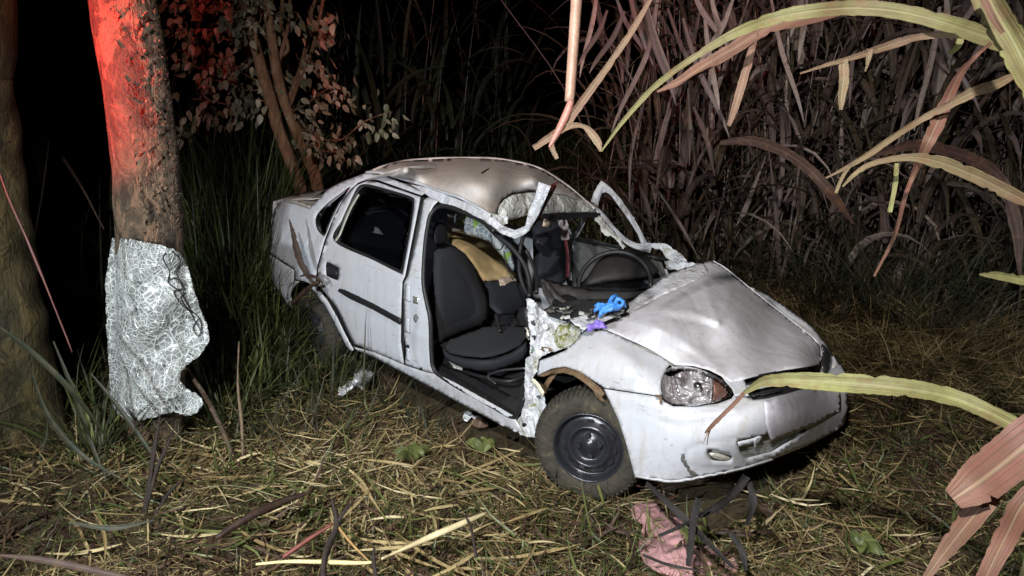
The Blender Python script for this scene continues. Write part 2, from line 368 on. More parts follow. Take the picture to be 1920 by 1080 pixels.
def panel(name, outline, f, mat, parent=None, holes=(), step=7, smooth=False, thick=.004, dent=0, dscale=5, bulge=0, bw=12, crease=(), closedback=0, sm=True, label=None, jag=0, kind=None, seed=0):
    """A sheet with the given outline lying on the surface f (ray parameter by direction); real points, real thickness."""
    O = np.array([[p[0], p[1]] for p in outline], float)
    if smooth: O = catmull(O, True, 6)
    O = densify(O, step)
    if jag: O = O+np.random.default_rng(seed+5).normal(0, jag, O.shape)
    H = []
    for h in holes:
        hh = catmull(np.array(h[1:] if h[0] == 's' else h, float), True, 6) if h[0] == 's' else np.array(h, float)
        H.append(densify(hh, step))
    lo = O.min(0); hi = O.max(0)
    gx, gy = np.meshgrid(np.arange(lo[0]+step/2, hi[0], step), np.arange(lo[1]+step/2, hi[1], step))
    gx[1::2] += step/2
    G = np.c_[gx.ravel(), gy.ravel()]
    G = G[inside(G, O)]
    for h in H: G = G[~inside(G, h)]
    loops = [O]+H
    for l in loops:
        if len(G): G = G[distseg(G, l) > step*.45]
    V = [*O]; E = [(i, (i+1) % len(O)) for i in range(len(O))]
    for h in H:
        s = len(V); V += [*h]; E += [(s+i, s+(i+1) % len(h)) for i in range(len(h))]
    V += [*G]
    vo, eo, fo, *_ = delaunay_2d_cdt([Vector((float(a[0]), float(a[1]))) for a in V], E, [], 0, 1e-5)
    V2 = np.array([[a.x, a.y] for a in vo]); F = np.array([tuple(t) for t in fo if len(t) == 3])
    c = V2[F].mean(1); k = inside(c, O)
    for h in H: k &= ~inside(c, h)
    F = F[k]
    t = f(V2[:, 0], V2[:, 1])
    if bulge:
        d = np.full(len(V2), 1e9)
        for l in loops: d = np.minimum(d, distseg(V2, l))
        q = np.clip(d/bw, 0, 1); t = t-bulge*np.sqrt(1-(1-q)**2)
    for cr in crease:      # (polyline, amplitude, width)
        d = distseg(V2, np.array(cr[0], float), False); t = t-cr[1]*np.exp(-(d/cr[2])**(cr[3] if len(cr) > 3 else 1))
    P = CAM+ray(V2[:, 0], V2[:, 1])*t[:, None]
    if dent:
        for i in range(len(P)):
            q = Vector(P[i])*dscale+Vector((seed*3.1, seed, 0))
            dd = noise.noise(q)+.5*noise.noise(q*2.3)+.25*(1-2*abs(noise.noise(q*3.1)))
            P[i] += ray(V2[i, 0], V2[i, 1])*dd*dent*-1
    a = P[F[:, 1]]-P[F[:, 0]]; b = P[F[:, 2]]-P[F[:, 0]]; nrm = np.cross(a, b)
    q2 = V2[F]; ar = (q2[:, 1, 0]-q2[:, 0, 0])*(q2[:, 2, 1]-q2[:, 0, 1])-(q2[:, 1, 1]-q2[:, 0, 1])*(q2[:, 2, 0]-q2[:, 0, 0])
    F[ar > 0] = F[ar > 0][:, ::-1]
    o = link(name, P, F, mat, parent, sm, thick)
    if label: o['label'] = label
    if kind: o['kind'] = kind
    return o
def stroke(path, n=6):
    """(u,v,width) polyline -> outline"""
    P = catmull(np.array(path, float), False, n)
    d = np.gradient(P[:, :2], axis=0); d /= np.linalg.norm(d, axis=1)[:, None]+1e-9
    nn = np.c_[-d[:, 1], d[:, 0]]; h = P[:, 2:3]/2
    return np.r_[P[:, :2]+nn*h, (P[:, :2]-nn*h)[::-1]]
def tube_data(P, rad, seg=10, cap=True, wob=0):
    P = np.asarray(P, float); rad = np.broadcast_to(rad, (len(P),)); V = []; F = []
    T = np.gradient(P, axis=0); ref = np.array([0, 0, 1.]) if abs(T[0][2]) < .9*np.linalg.norm(T[0]) else np.array([1., 0, 0])
    t0 = T[0]/np.linalg.norm(T[0]); a = np.cross(t0, ref); a /= np.linalg.norm(a)
    for i, p in enumerate(P):
        t = T[i]/(np.linalg.norm(T[i])+1e-12); a = a-t*(a@t); a /= np.linalg.norm(a); b = np.cross(t, a)
        for k in range(seg):
            an = 2*math.pi*k/seg; rr = rad[i]
            if wob: rr *= 1+wob*noise.noise(Vector(p)*6+Vector((math.cos(an)*1.5, math.sin(an)*1.5, 0)))
            V.append(p+rr*(math.cos(an)*a+math.sin(an)*b))
    for i in range(len(P)-1):
        for k in range(seg): F.append((i*seg+k, i*seg+(k+1) % seg, (i+1)*seg+(k+1) % seg, (i+1)*seg+k))
    if cap: F.append(tuple(range(seg))[::-1]); F.append(tuple((len(P)-1)*seg+k for k in range(seg)))
    return V, F
def tube(name, P, rad, mat, parent=None, seg=10, n=6, wob=0, smooth=True):
    P = np.asarray(P, float)
    rad = np.asarray(rad, float)
    if n:
        if rad.ndim: q = catmull(np.c_[P, rad], False, n); P = q[:, :3]; rad = q[:, 3]
        else: P = catmull(P, False, n)
    V, F = tube_data(P, rad, seg, True, wob)
    return link(name, V, F, mat, parent, smooth)
def boxm(name, c, s, mat, parent=None, rot=None, bevel=.01):
    V = [(sx*s[0]/2, sy*s[1]/2, sz*s[2]/2) for sx in (-1, 1) for sy in (-1, 1) for sz in (-1, 1)]
    if rot is not None: V = [tuple(rot @ Vector(v)) for v in V]
    V = [(v[0]+c[0], v[1]+c[1], v[2]+c[2]) for v in V]
    F = [(0, 1, 3, 2), (4, 6, 7, 5), (0, 4, 5, 1), (2, 3, 7, 6), (0, 2, 6, 4), (1, 5, 7, 3)]
    return link(name, V, F, mat, parent, False, 0, bevel)
def lathe(name, prof, mat, parent, M, seg=48, smooth=True, mod=None):
    """profile (r, a): radius, position along the axis (local +X); M places it"""
    V = []; F = []; n = len(prof)
    for k in range(seg):
        an = 2*math.pi*k/seg
        for r, a in prof:
            V.append(M @ Vector((a, r*math.cos(an), r*math.sin(an))))
    for k in range(seg):
        k2 = (k+1) % seg
        for i in range(n-1): F.append((k*n+i, k2*n+i, k2*n+i+1, k*n+i+1))
    return link(name, V, F, mat, parent, smooth)
def loft(name, rows, mat, parent=None, thick=.004, nu=4, nv=4, dent=0, dscale=5):
    A = np.array(rows, float)
    if nv > 1: A = np.stack([catmull(A[:, j], False, nv) for j in range(A.shape[1])], 1)
    if nu > 1: A = np.stack([catmull(A[i], False, nu) for i in range(A.shape[0])], 0)
    h, w_ = A.shape[:2]; V = A.reshape(-1, 3)
    if dent:
        for i in range(len(V)):
            q = Vector(V[i])*dscale; V[i] = V[i]+np.array(noise.noise_vector(q))*dent
    F = [(i*w_+j, i*w_+j+1, (i+1)*w_+j+1, (i+1)*w_+j) for i in range(h-1) for j in range(w_-1)]
    return link(name, V, F, mat, parent, True, thick)

def grid_faces(N, S, A):
    idx = np.arange(N*(S+1)*A).reshape(N, S+1, A)
    return np.stack([idx[:, :-1, :-1], idx[:, :-1, 1:], idx[:, 1:, 1:], idx[:, 1:, :-1]], -1).reshape(-1, 4)
def quads(name, V, F, mat, parent=None, tint=None, across=None, smooth=True):
    me = bpy.data.meshes.new(name); me.vertices.add(len(V)); me.vertices.foreach_set('co', V.astype(np.float32).ravel())
    me.loops.add(F.size); me.loops.foreach_set('vertex_index', F.astype(np.int32).ravel())
    me.polygons.add(len(F)); me.polygons.foreach_set('loop_start', np.arange(0, F.size, F.shape[1], dtype=np.int32))
    me.update(calc_edges=True)
    if tint is not None:
        a = me.attributes.new('tint', 'FLOAT', 'POINT'); a.data.foreach_set('value', tint.astype(np.float32))
    if across is not None:
        a = me.attributes.new('across', 'FLOAT', 'POINT'); a.data.foreach_set('value', across.astype(np.float32))
    return finish(name, me, mat, parent, smooth)
def blades(name, base, az, lean, curl, length, width, mat, S=4, parent=None, tint=None, twist=None, fold=False, kink=None):
    N = len(base); s = np.linspace(0, 1, S+1)
    th = lean[:, None]+curl[:, None]*s[None]
    if kink is not None: th = th+kink[:, None]*(s[None] > .55)
    dx = np.sin(th)*np.cos(az)[:, None]; dy = np.sin(th)*np.sin(az)[:, None]; dz = np.cos(th)
    D = np.stack([dx, dy, dz], -1); st = (length/S)[:, None, None]*D
    P = np.concatenate([np.zeros((N, 1, 3)), np.cumsum(st[:, :-1], 1)], 1)+base[:, None]
    side = np.stack([-np.sin(az), np.cos(az), np.zeros(N)], -1)[:, None]*np.ones((1, S+1, 1))
    if twist is not None:
        up = np.cross(D, side); tw = twist[:, None, None]*(0.3+s[None, :, None])
        side = side*np.cos(tw)+up*np.sin(tw)
    prof = np.clip(np.minimum(.55+s*2.5, 1)*(1-s**2.2), .04, 1)
    W = side*(width[:, None]*prof[None])[..., None]/2
    if tint is None: tint = rng.random(N)
    if fold:
        nrm = np.cross(D, side); mid = P-nrm*(width[:, None]*prof[None])[..., None]*.16
        V = np.stack([P-W, mid, P+W], 2); A = 3
    else: V = np.stack([P-W, P+W], 2); A = 2
    F = grid_faces(N, S, A)
    return quads(name, V.reshape(-1, 3), F, mat, parent, np.repeat(tint, (S+1)*A), np.tile(np.linspace(0, 1, A), N*(S+1)))
def leafstrip(name, pts, width, mat, tint, parent=None, n=7, twist=0., fold=.18, flut=.0, across=7, seed=0, taper=(.5, .15)):
    """long leaf: pts 3D, width in m per point"""
    q = catmull(np.c_[np.array(pts, float), np.broadcast_to(width, (len(pts),))], False, n); P = q[:, :3]; Wd = q[:, 3]
    T = np.gradient(P, axis=0); T /= np.linalg.norm(T, axis=1)[:, None]+1e-9
    V = []; ac = []; S = len(P)-1; r = np.random.default_rng(seed)
    ph = r.random()*6
    for i in range(S+1):
        v = CAM-P[i]; v /= np.linalg.norm(v); sd = np.cross(T[i], v); sd /= np.linalg.norm(sd)+1e-9; nn = np.cross(sd, T[i])
        a = twist*math.sin(ph+i/S*4); sd2 = sd*math.cos(a)+nn*math.sin(a); nn2 = np.cross(sd2, T[i])
        for k in range(across):
            x = k/(across-1)-.5
            ed = 1+(flut*1.3*r.normal() if k in (0, across-1) else 0)-(.25*(r.random() < .04) if k in (0, across-1) else 0)
            V.append(P[i]+sd2*Wd[i]*x*ed+nn2*Wd[i]*(fold*abs(x)*2+.04*math.sin(x*18+ph))); ac.append(k/(across-1))
    F = grid_faces(1, S, across)
    return quads(name, np.array(V), F, mat, parent, np.full(len(V), tint)+.05*np.repeat(np.sin(np.arange(S+1)*.22+ph), across), np.array(ac))

# ------------------------------------------------------------------ ground
def gz(x, y):
    z = -0.035+.022*np.sin(x*2.1+1.3)*np.cos(y*1.7)+.014*np.sin(x*5.3-y*4.1)+.008*np.sin(x*11+y*9)
    d = (x-CAM[0])*FH[0]+(y-CAM[1])*FH[1]
    z = z+.05*np.clip(d-8, 0, 60)
    z = z+.16*np.exp(-(((x+2.1)**2+(y+2.95)**2)/.5))      # root mound of the left tree
    z = z+.10*np.exp(-(((x-.9)**2+(y-2.6)**2)/2.2))
    return z
n = 221
gx = np.sinh(np.linspace(-1, 1, n)*4.6)/np.sinh(4.6)*140; X, Y = np.meshgrid(gx, gx, indexing='ij')
V = np.stack([X, Y, gz(X, Y)], -1).reshape(-1, 3)
idx = np.arange(n*n).reshape(n, n)
F = np.stack([idx[:-1, :-1], idx[1:, :-1], idx[1:, 1:], idx[:-1, 1:]], -1).reshape(-1, 4)
tag(quads('ground', V, F, GROUND), kind='structure')

# ================================================================== THE CAR
car = empty('crashed_car', (-1.2, 0, 0), 'wrecked white four door saloon car with roof and bonnet crumpled and front door missing', 'car')
door = panel('rear_door', [(613,446),(626,409),(642,378),(657,358),(670,346),(689,339),(705,341),(788,369),(780,410),(770,460),(759,517),(754,529),(752,570),(751,640),(757,683),(712,664),(664,645),(655,628),(643,600),(630,574),(610,550),(594,532),(597,500)],
    SIDE, PAINT, car, holes=[['s',(626,452),(640,413),(655,380),(668,353),(680,345),(700,347),(740,358),(772,369),(777,380),(771,425),(762,475),(755,511),(748,512),(700,488)],
                             ['s',(611,496),(615,492),(632,500),(635,506),(634,521),(631,525),(614,518),(611,512)]], dent=.004, dscale=2.5,
    crease=[([(640,560),(700,590),(745,615)], -.010, 9), ([(655,600),(690,607)], .006, 5), ([(629,535),(752,588)], .004, 6)], step=6)
# body shell (underlying dark layer keeps the gaps dark)
frame = panel('window_seal', [(622,453),(636,412),(652,378),(666,351),(680,342),(702,344),(742,355),(775,366),(780,380),(774,428),(765,478),(757,516),(748,516),(700,492)], off(SIDE, .012), BLACK, car, step=7,
    holes=[['s',(633,448),(645,413),(659,382),(672,358),(684,350),(702,353),(740,363),(768,373),(773,383),(767,425),(758,472),(751,504),(745,504),(700,482)]])
glass = panel('rear_door_window', [(628,450),(641,413),(656,380),(669,355),(683,347),(702,350),(740,360),(770,371),(775,383),(769,425),(760,475),(753,508),(746,508),(700,485)], off(SIDE, .02), TINT, car, step=10, thick=.004, smooth=True)
panel('window_runner', stroke([(628,452,4),(636,440,4),(646,415,4),(658,388,4),(672,364,4)]), off(SIDE, .008), simple('pale_window_channel', (.35,.36,.30), .5), car, step=5, thick=.003)
panel('door_recess', [(608,490),(638,502),(638,530),(608,516)], off(SIDE, .028), BLACK, car, step=5)
panel('door_handle', [(613,500),(631,507),(631,519),(614,513)], off(SIDE, .006), PLAST, car, step=4, smooth=True, bulge=.012, bw=4)
panel('door_moulding', [(633,546),(636,541),(646,543),(700,569),(751,597),(752,604),(750,609),(700,581),(655,560)], off(SIDE, -.008), BLACK, car, step=4, bulge=.008, bw=4)
panel('quarter_glass_seal', [(658,348),(640,359),(615,378),(596,397),(589,412),(592,430),(603,443),(611,443),(620,420),(634,390),(648,368)], off(SIDE, .004), BLACK, car, step=6)
panel('quarter_glass', [(653,355),(637,366),(614,384),(599,400),(594,412),(597,428),(605,437),(609,436),(618,414),(631,386)], off(SIDE, .0), mk_clear('dark_quarter_glass', (.06,.06,.06), .05, .06), car, step=8, smooth=True)
quarter = panel('rear_quarter_panel', [(683,325),(640,341),(612,357),(596,375),(579,391),(556,383),(528,377),(514,393),(508,429),(506,474),(530,490),(552,504),(553,525),(570,527),(585,534),(591,530),(594,500),(609,447),(626,404),(642,374),(657,354),(671,342),(690,335),(708,337),(790,366),(796,362),(760,345),(720,330),(700,325)],
    SIDE, PAINT, car, holes=[['s',(656,350),(640,361),(615,380),(597,398),(591,412),(594,429),(604,441),(610,440),(619,417),(633,388),(648,366)]], dent=.006, dscale=3,
    crease=[([(600,375),(575,420),(560,470)], .012, 14), ([(590,450),(560,520)], -.01, 9)], step=6)
panel('fuel_flap', [(567+11*math.cos(a)*.95, 449+17*math.sin(a)) for a in np.linspace(0, 2*math.pi, 20)[:-1]], off(SIDE, -.006), PAINT, car, step=5, thick=.008)
panel('rear_bumper', [(507,478),(530,493),(551,506),(551,527),(541,538),(538,552),(546,577),(541,577),(528,560),(517,540),(504,514),(500,494)], off(SIDE, -.006), PAINT, car, step=6, bulge=.015, bw=8, crease=[([(510,505),(532,520)], -.008, 3)])
panel('wheel_arch_lip', [(580,537),(587,534),(600,546),(615,565),(632,595),(645,622),(655,642),(663,656),(658,660),(650,652),(636,625),(622,597),(607,572),(592,552)], off(SIDE, -.014), PAINT, car, step=4, bulge=.012, bw=4)
panel('wheel_arch_lip', [(541,577),(537,553),(541,540),(553,526),(560,528),(549,541),(545,555),(549,573)], off(SIDE, -.014), PAINT, car, step=4, bulge=.010, bw=4)
# trunk lid and tail (3D coordinates)
tl = [PA(528,376,'y',-.62), PA(556,383,'y',-.62), PA(580,391,'y',-.64), PA(600,372,'y',-.60)]
A0 = PA(531,375,'y',-.6); A1 = PA(579,390,'y',-.63); B0 = PA(560,364,'y',-.25); C0 = PA(622,351,'y',0)
panel('boot_lid', [(530,374),(548,366),(590,357),(625,351),(640,345),(628,358),(606,372),(581,389),(556,381)], TPS([(530,374,'y',-.62),(548,366,'y',-.4),(590,357,'z',1.13),(625,351,'z',1.13),(606,372,'z',1.13),(581,389,'s',0),(556,381,'s',0)]), TOP, car, step=6)
for sgn in (-1, 1):
    pass
loft('tail_panel', [[(-3.16,-.62,1.10),(-3.30,-.3,1.12),(-3.33,0,1.12),(-3.30,.3,1.12),(-3.12,.62,1.10)], [(-3.22,-.62,.8),(-3.36,-.3,.8),(-3.40,0,.8),(-3.36,.3,.8),(-3.18,.62,.8)], [(-3.16,-.6,.35),(-3.3,-.3,.35),(-3.36,0,.35),(-3.3,.3,.35),(-3.1,.6,.35)]], PAINT, car)
loft('boot_deck', [[(-2.72,-.55,1.16),(-2.72,0,1.18),(-2.72,.58,1.16)], [(-3.0,-.58,1.13),(-3.05,0,1.15),(-3.0,.6,1.13)], [(-3.15,-.60,1.095),(-3.31,0,1.115),(-3.12,.6,1.095)]], TOP, car)
loft('rear_window', [[(-2.15,-.42,1.46),(-2.15,0,1.49),(-2.15,.45,1.46)], [(-2.74,-.54,1.165),(-2.74,0,1.185),(-2.74,.56,1.165)]], mk_clear('rear_window_glass', (.25,.25,.25), .04, .05), car)
# gap strip between rear door and pillar, B pillar
panel('door_gap_shade', [(788,368),(797,371),(785,430),(775,480),(766,522),(760,530),(757,684),(753,683),(751,529),(759,517),(771,460)], off(SIDE, .018), BLACK, car, step=6)  # black strip stands in for the shade in the door gap
pillar = panel('centre_pillar', [(795,374),(803,369),(822,376),(812,386),(803,404),(797,440),(793,470),(791,526),(797,560),(804,590),(806,640),(806,676),(812,692),(820,701),(800,697),(780,690),(759,683),(762,655),(758,630),(759,580),(757,532),(766,516),(775,480),(786,430)],
    off(SIDE, .006), PAINT, car, dent=.006, dscale=9, crease=[([(768,530),(766,600),(768,660)], -.014, 5), ([(782,560),(786,610),(778,650),(788,690)], .010, 5), ([(776,440),(770,500)], .01, 3)], step=5)
for (u, v, a, b) in [(779,563,10,16), (764,549,9,34), (763,610,8,30), (764,665,6,26)]:
    panel('door_hinge', [(u-a/2,v-b/2),(u+a/2,v-b/2+3),(u+a/2,v+b/2),(u-a/2,v+b/2-3)], off(SIDE, -.008), PAINT if a < 10 else simple('bright_latch_metal', (.6,.6,.55), .3, .8), car, step=4, thick=.012, bulge=.004, bw=3)
panel('pillar_grommet', [(782+7*math.cos(a), 597+9*math.sin(a)) for a in np.linspace(0, 2*math.pi, 14)[:-1]], off(SIDE, .002), simple('grey_grommet', (.16,.17,.16), .6, 0, 1, 60), car, step=3, thick=.006, bulge=.006, bw=5)
for (u, v, r_) in [(765,600,2), (766,607,2), (764,615,1.6), (789,693,3.5), (764,650,3)]:
    panel('pillar_hole', [(u+r_*math.cos(a), v+r_*1.3*math.sin(a)) for a in np.linspace(0, 2*math.pi, 9)[:-1]], off(SIDE, .0), BLACK, car, step=3, thick=.002)
# sill
panel('door_sill', [(661,650),(700,660),(759,685),(800,698),(820,702),(850,716),(900,744),(962,779),(975,800),(1000,820),(985,819),(960,807),(927,791),(864,757),(800,722),(760,701),(700,669),(672,658)], off(SIDE, .0), PAINT, car, step=5, dent=.004, dscale=8, bulge=.012, bw=8,
      crease=[([(665,653),(760,693),(864,748),(960,797)], -.010, 3)])
SILLF = TPS([(815,697,'y',-.70),(962,779,'y',-.70),(830,690,'y',-.62),(970,760,'y',-.62)])
panel('sill_step', [(812,694),(830,703),(900,741),(962,776),(982,752),(960,742),(906,715),(860,690),(822,680)], SILLF, PLAST, car, step=7, dent=.012, dscale=14)
panel('sill_cover', [(906,730),(920,717),(950,722),(985,738),(978,757),(955,750)], off(SILLF, .06), simple('yellowed_cover_strip', (.38,.36,.26), .6), car, step=5, thick=.02)
# door opening seal
tube('door_seal', [PT(u, v, SIDE(np.array(u), np.array(v))+.01) for u, v in [(927,434),(908,416),(872,399),(845,389),(826,387),(812,396),(804,414),(797,463),(794,526),(800,565),(807,600),(809,660),(813,690),(830,708),(880,738),(925,763),(960,782),(972,771),(984,745)]], .014, BLACK, car, 8)
tube('hanging_seal', [PT(u, v, t) for u, v, t in [(908,416,4.18),(930,440,4.12),(960,465,4.05),(985,500,4.0),(994,540,3.95),(992,556,3.9)]], .013, BLACK, car, 8)
tube('hanging_seal', [PT(u, v, t) for u, v, t in [(985,430,4.05),(975,470,4.1),(974,510,4.05),(985,545,4.0),(996,556,3.95)]], .012, BLACK, car, 8)
tube('hanging_seal', [PT(u, v, t) for u, v, t in [(975,455,4.2),(992,480,4.2),(1005,515,4.1),(1006,550,4.0)]], .011, PLAST, car, 8)
tube('hanging_wire', [PT(u, v, t) for u, v, t in [(945,470,4.3),(948,490,4.3),(955,510,4.25),(962,525,4.25)]], .004, BLACK, car, 6)
tube('hanging_wire', [PT(u, v, t) for u, v, t in [(920,440,4.3),(925,462,4.3),(938,468,4.3),(946,455,4.3)]], .004, BLACK, car, 6)
# roof
ROOF = TPS([(690,322,'s',0),(760,337,'s',0),(833,360,'s',0),(877,377,'s',0),(920,403,'s',0),(760,300,'y',-.02),(827,294,'y',.18),(893,294,'y',.32),(977,303,'y',.42),(1027,322,'y',.48),(1060,343,'y',.52),(1093,370,'y',.56),(1117,390,'y',.58),
            (1060,363,'y',.30),(993,360,'y',-.02),(940,380,'y',-.38),(880,335,'z',1.45),(930,330,'z',1.46),(760,318,'z',1.49),(1000,340,'z',1.42)])
roof = panel('roof', [(684,323),(720,309),(760,299.5),(827,294.5),(893,294),(930,295.5),(977,303),(1010,313),(1030,323),(1060,343),(1093,370),(1117,391),(1110,385),(1093,377),(1060,365),(1030,361),(993,359),(960,363),(941,378),(930,398),(920,404),(900,392),(877,379),(850,369),(833,362),(790,348),(750,335),(715,326)],
    ROOF, TOP, car, step=7, dent=.002, dscale=2.2, crease=[([(790,347),(830,331),(868,326)], -.014, 7), ([(815,340),(850,348),(905,346)], .010, 10), ([(850,340),(905,368),(930,385)], -.010, 10), ([(1000,335),(1060,355)], .008, 14)])
tube('roof_edge', [PT(u, v+2.2, ROOF(np.array(float(u)), np.array(v+2.5))-.004) for u, v in [(700,317),(720,309),(760,299.5),(800,296),(827,294.5),(893,294),(930,295.5),(977,303),(1010,313),(1030,323),(1060,343),(1093,370),(1115,389)]], .0085, TOP, car, 8)
panel('roof_scratch', stroke([(903,325,4),(910,320,3),(917,316,2)]), off(ROOF, -.004), BROWN, car, step=3, thick=.001)
tube('drip_moulding', [PT(u, v, ROOF(np.array(u), np.array(v))-.012) for u, v in [(686,323),(715,324),(760,337),(800,349),(833,361),(860,369),(877,378),(900,391),(920,404)]], .009, PAINT, car, 8)
panel('roof_rail', [(798,364),(770,346),(800,351),(833,364),(877,381),(922,407),(945,425),(965,432),(985,424),(990,400),(1002,372),(1010,341),(1033,349),(1022,375),(1010,402),(993,431),(982,441),(965,447),(945,440),(927,431),(908,413),(872,397),(845,386),(826,380),(812,374)],
    TPS([(798,364,'s',0),(770,346,'s',0),(833,364,'s',0),(877,397,'s',0),(922,420,'s',0),(965,440,'t',4.05),(990,425,'t',3.98),(1000,390,'t',3.92),(1020,345,'t',3.88)]), PAINT, car, step=3, dent=.013, dscale=20, bulge=.004, bw=3, crease=[([(1025,352),(1010,395),(994,426)], .016, 2), ([(1000,375),(1012,380)], .012, 2), ([(1019,350),(1003,395),(988,428),(965,438),(940,430)], -.012, 2.5)], label='torn white windscreen pillar bent up over the roof edge', sm=False)
panel('torn_pillar_edge', [(1030,348),(1047,340),(1040,357),(1028,378),(1012,410),(1000,425),(1012,400),(1022,375)], TPS([(1030,348,'t',3.91),(1047,340,'t',3.97),(1028,378,'t',3.95),(1000,425,'t',4.02),(1012,410,'t',4.03)]), simple('dried_blood_red_rust', (.10,.025,.015), .6, 0, .6, 50, .5), car, step=4)
panel('pillar_trim_end', [(918,398),(935,401),(955,408),(952,420),(935,424),(922,418)], TPS([(918,398,'t',4.1),(955,408,'t',4.12),(935,424,'t',4.1)]), CRUSH, car, step=3, dent=.02, dscale=25, jag=1.0)
HL = TPS([(938,396,'t',4.10),(942,378,'t',4.12),(962,364,'t',4.2),(1000,362,'t',4.38),(1060,368,'t',4.75),(1115,392,'y',.56),(1100,398,'t',4.95),(1017,402,'t',4.40),(960,412,'t',4.2)])
def mk_head():
    m = M_('torn_headliner'); n = m.noise(9, 6, .6, dist=.8)
    m.l(m.ramp(n, [(.30, (.22,.19,.12)), (.45, (.46,.46,.42)), (.7, (.62,.62,.60))]), m.b.inputs['Base Color']); m.set(Roughness=.7); m.bump(m.noise(22, 5, .6, dist=.8), .8, .03); return m.m
HEADL = mk_head()
panel('crumpled_roof_edge', [(935,398),(937,385),(946,374),(962,365),(993,361),(1030,362),(1060,367),(1093,379),(1116,392),(1116,398),(1090,398),(1050,398),(1018,401),(985,404),(960,412),(940,410)], HL, HEADL, car, step=4, dent=.022, dscale=8, bulge=.02, bw=12, sm=False,
      crease=[([(985,365),(990,400)], -.03, 5), ([(955,370),(940,398)], -.02, 4), ([(1045,366),(1040,398)], -.025, 6), ([(1085,378),(1080,398)], -.02, 5), ([(960,392),(1000,385),(1040,380)], .02, 6)], thick=.006)
panel('windscreen_seal', [(1012,402),(1050,400),(1100,397),(1130,400),(1125,407),(1095,408),(1060,411),(1020,410)], off(HL, -.03), BLACK, car, step=4, dent=.012, dscale=20, thick=.012)
panel('sun_visor_tag', [(1021,408),(1036,410),(1033,426),(1018,424)], off(HL, .03), simple('beige_paper_tag', (.45,.36,.27), .8), car, step=5)
FARF = TPS([(1117,390,'y',.60),(1143,420,'y',.64),(1183,457,'y',.70),(1243,457,'y',.74),(1240,480,'y',.70),(1290,497,'y',.68),(1110,410,'y',.52),(1165,465,'y',.60)])
panel('far_windscreen_pillar', stroke([(1112,386,7),(1130,404,8),(1150,428,8),(1172,450,9),(1195,462,10),(1220,470,9)]), FARF, PAINT, car, step=4, dent=.012, dscale=15, bulge=.005, bw=3, sm=False)
panel('torn_roof_lining', [(1108,404),(1125,404),(1140,420),(1160,444),(1172,462),(1168,468),(1156,450),(1145,441),(1138,443),(1128,434),(1124,420)], off(FARF, -.02), HEADL, car, step=3, dent=.02, dscale=20, jag=.8)
FD = TPS([(1108,377,'y',.72),(1127,342,'y',.80),(1177,393,'y',.86),(1213,455,'y',.86)])
panel('far_door_window_frame', [(1108,377),(1113,362),(1120,349),(1127,339),(1133,342),(1146,353),(1163,372),(1180,396),(1198,425),(1212,452),(1213,458),(1203,459),(1196,440),(1180,414),(1160,386),(1145,366),(1136,360),(1129,362),(1124,373),(1121,387)], FD, PAINT, car, step=3, bulge=.005, bw=3, thick=.014, crease=[([(1118,380),(1130,353),(1150,366),(1180,405),(1206,452)], .016, 1.6)], sm=False)
panel('far_scuttle_metal', [(1183,457),(1200,456),(1243,456),(1250,458),(1262,466),(1280,480),(1292,496),(1300,498),(1292,502),(1262,492),(1248,482),(1240,468),(1225,465),(1200,465)], FARF, CRUSH, car, step=4, dent=.03, dscale=12, jag=.8, sm=False)
panel('far_scuttle_metal', [(1150,462),(1200,470),(1260,486),(1300,498),(1260,492),(1200,478)], off(FARF, .03), PLAST, car, step=5, dent=.02, dscale=10)
panel('crushed_metal_scrap', [(1246,490),(1262,484),(1290,492),(1308,494),(1300,500),(1270,506),(1252,506)], off(FARF, -.05), CRUSH, car, step=3, dent=.03, dscale=18, jag=1)
# far centre pillar, belt, door trim
panel('far_centre_pillar', stroke([(1097,400,11),(1088,425,10),(1078,445,8),(1071,470,7),(1069,500,6),(1070,526,6)]), TPS([(1097,400,'y',.60),(1078,445,'y',.70),(1070,526,'y',.70)]), PAINT, car, step=3, bulge=.01, bw=3)
panel('seat_belt', stroke([(1052,408,16),(1057,430,17),(1060,450,15)]), TPS([(1052,408,'t',4.75),(1060,450,'t',4.75)]), simple('pale_belt_web', (.30,.25,.25), .6), car, step=4, thick=.002)
panel('seat_belt', stroke([(1060,450,6),(1064,480,6),(1064,520,7)]), TPS([(1060,450,'t',4.75),(1064,520,'t',4.7)]), simple('dark_red_belt_web', (.09,.015,.02), .7), car, step=4, thick=.002)
panel('far_door_trim', [(1077,450),(1110,455),(1165,466),(1200,480),(1240,492),(1250,520),(1240,545),(1072,545),(1072,500)], TPS([(1077,450,'y',.66),(1165,466,'y',.66),(1250,520,'y',.62),(1072,545,'y',.66)]), simple('grey_door_trim', (.07,.072,.07), .6, 0, .3, 60), car, step=8, dent=.01)
panel('far_door_trim', [(1077,446),(1110,449),(1160,462),(1165,468),(1110,458),(1078,453)], TPS([(1077,446,'y',.60),(1165,468,'y',.58),(1110,455,'y',.6)]), PLAST, car, step=6, bulge=.01, bw=4)
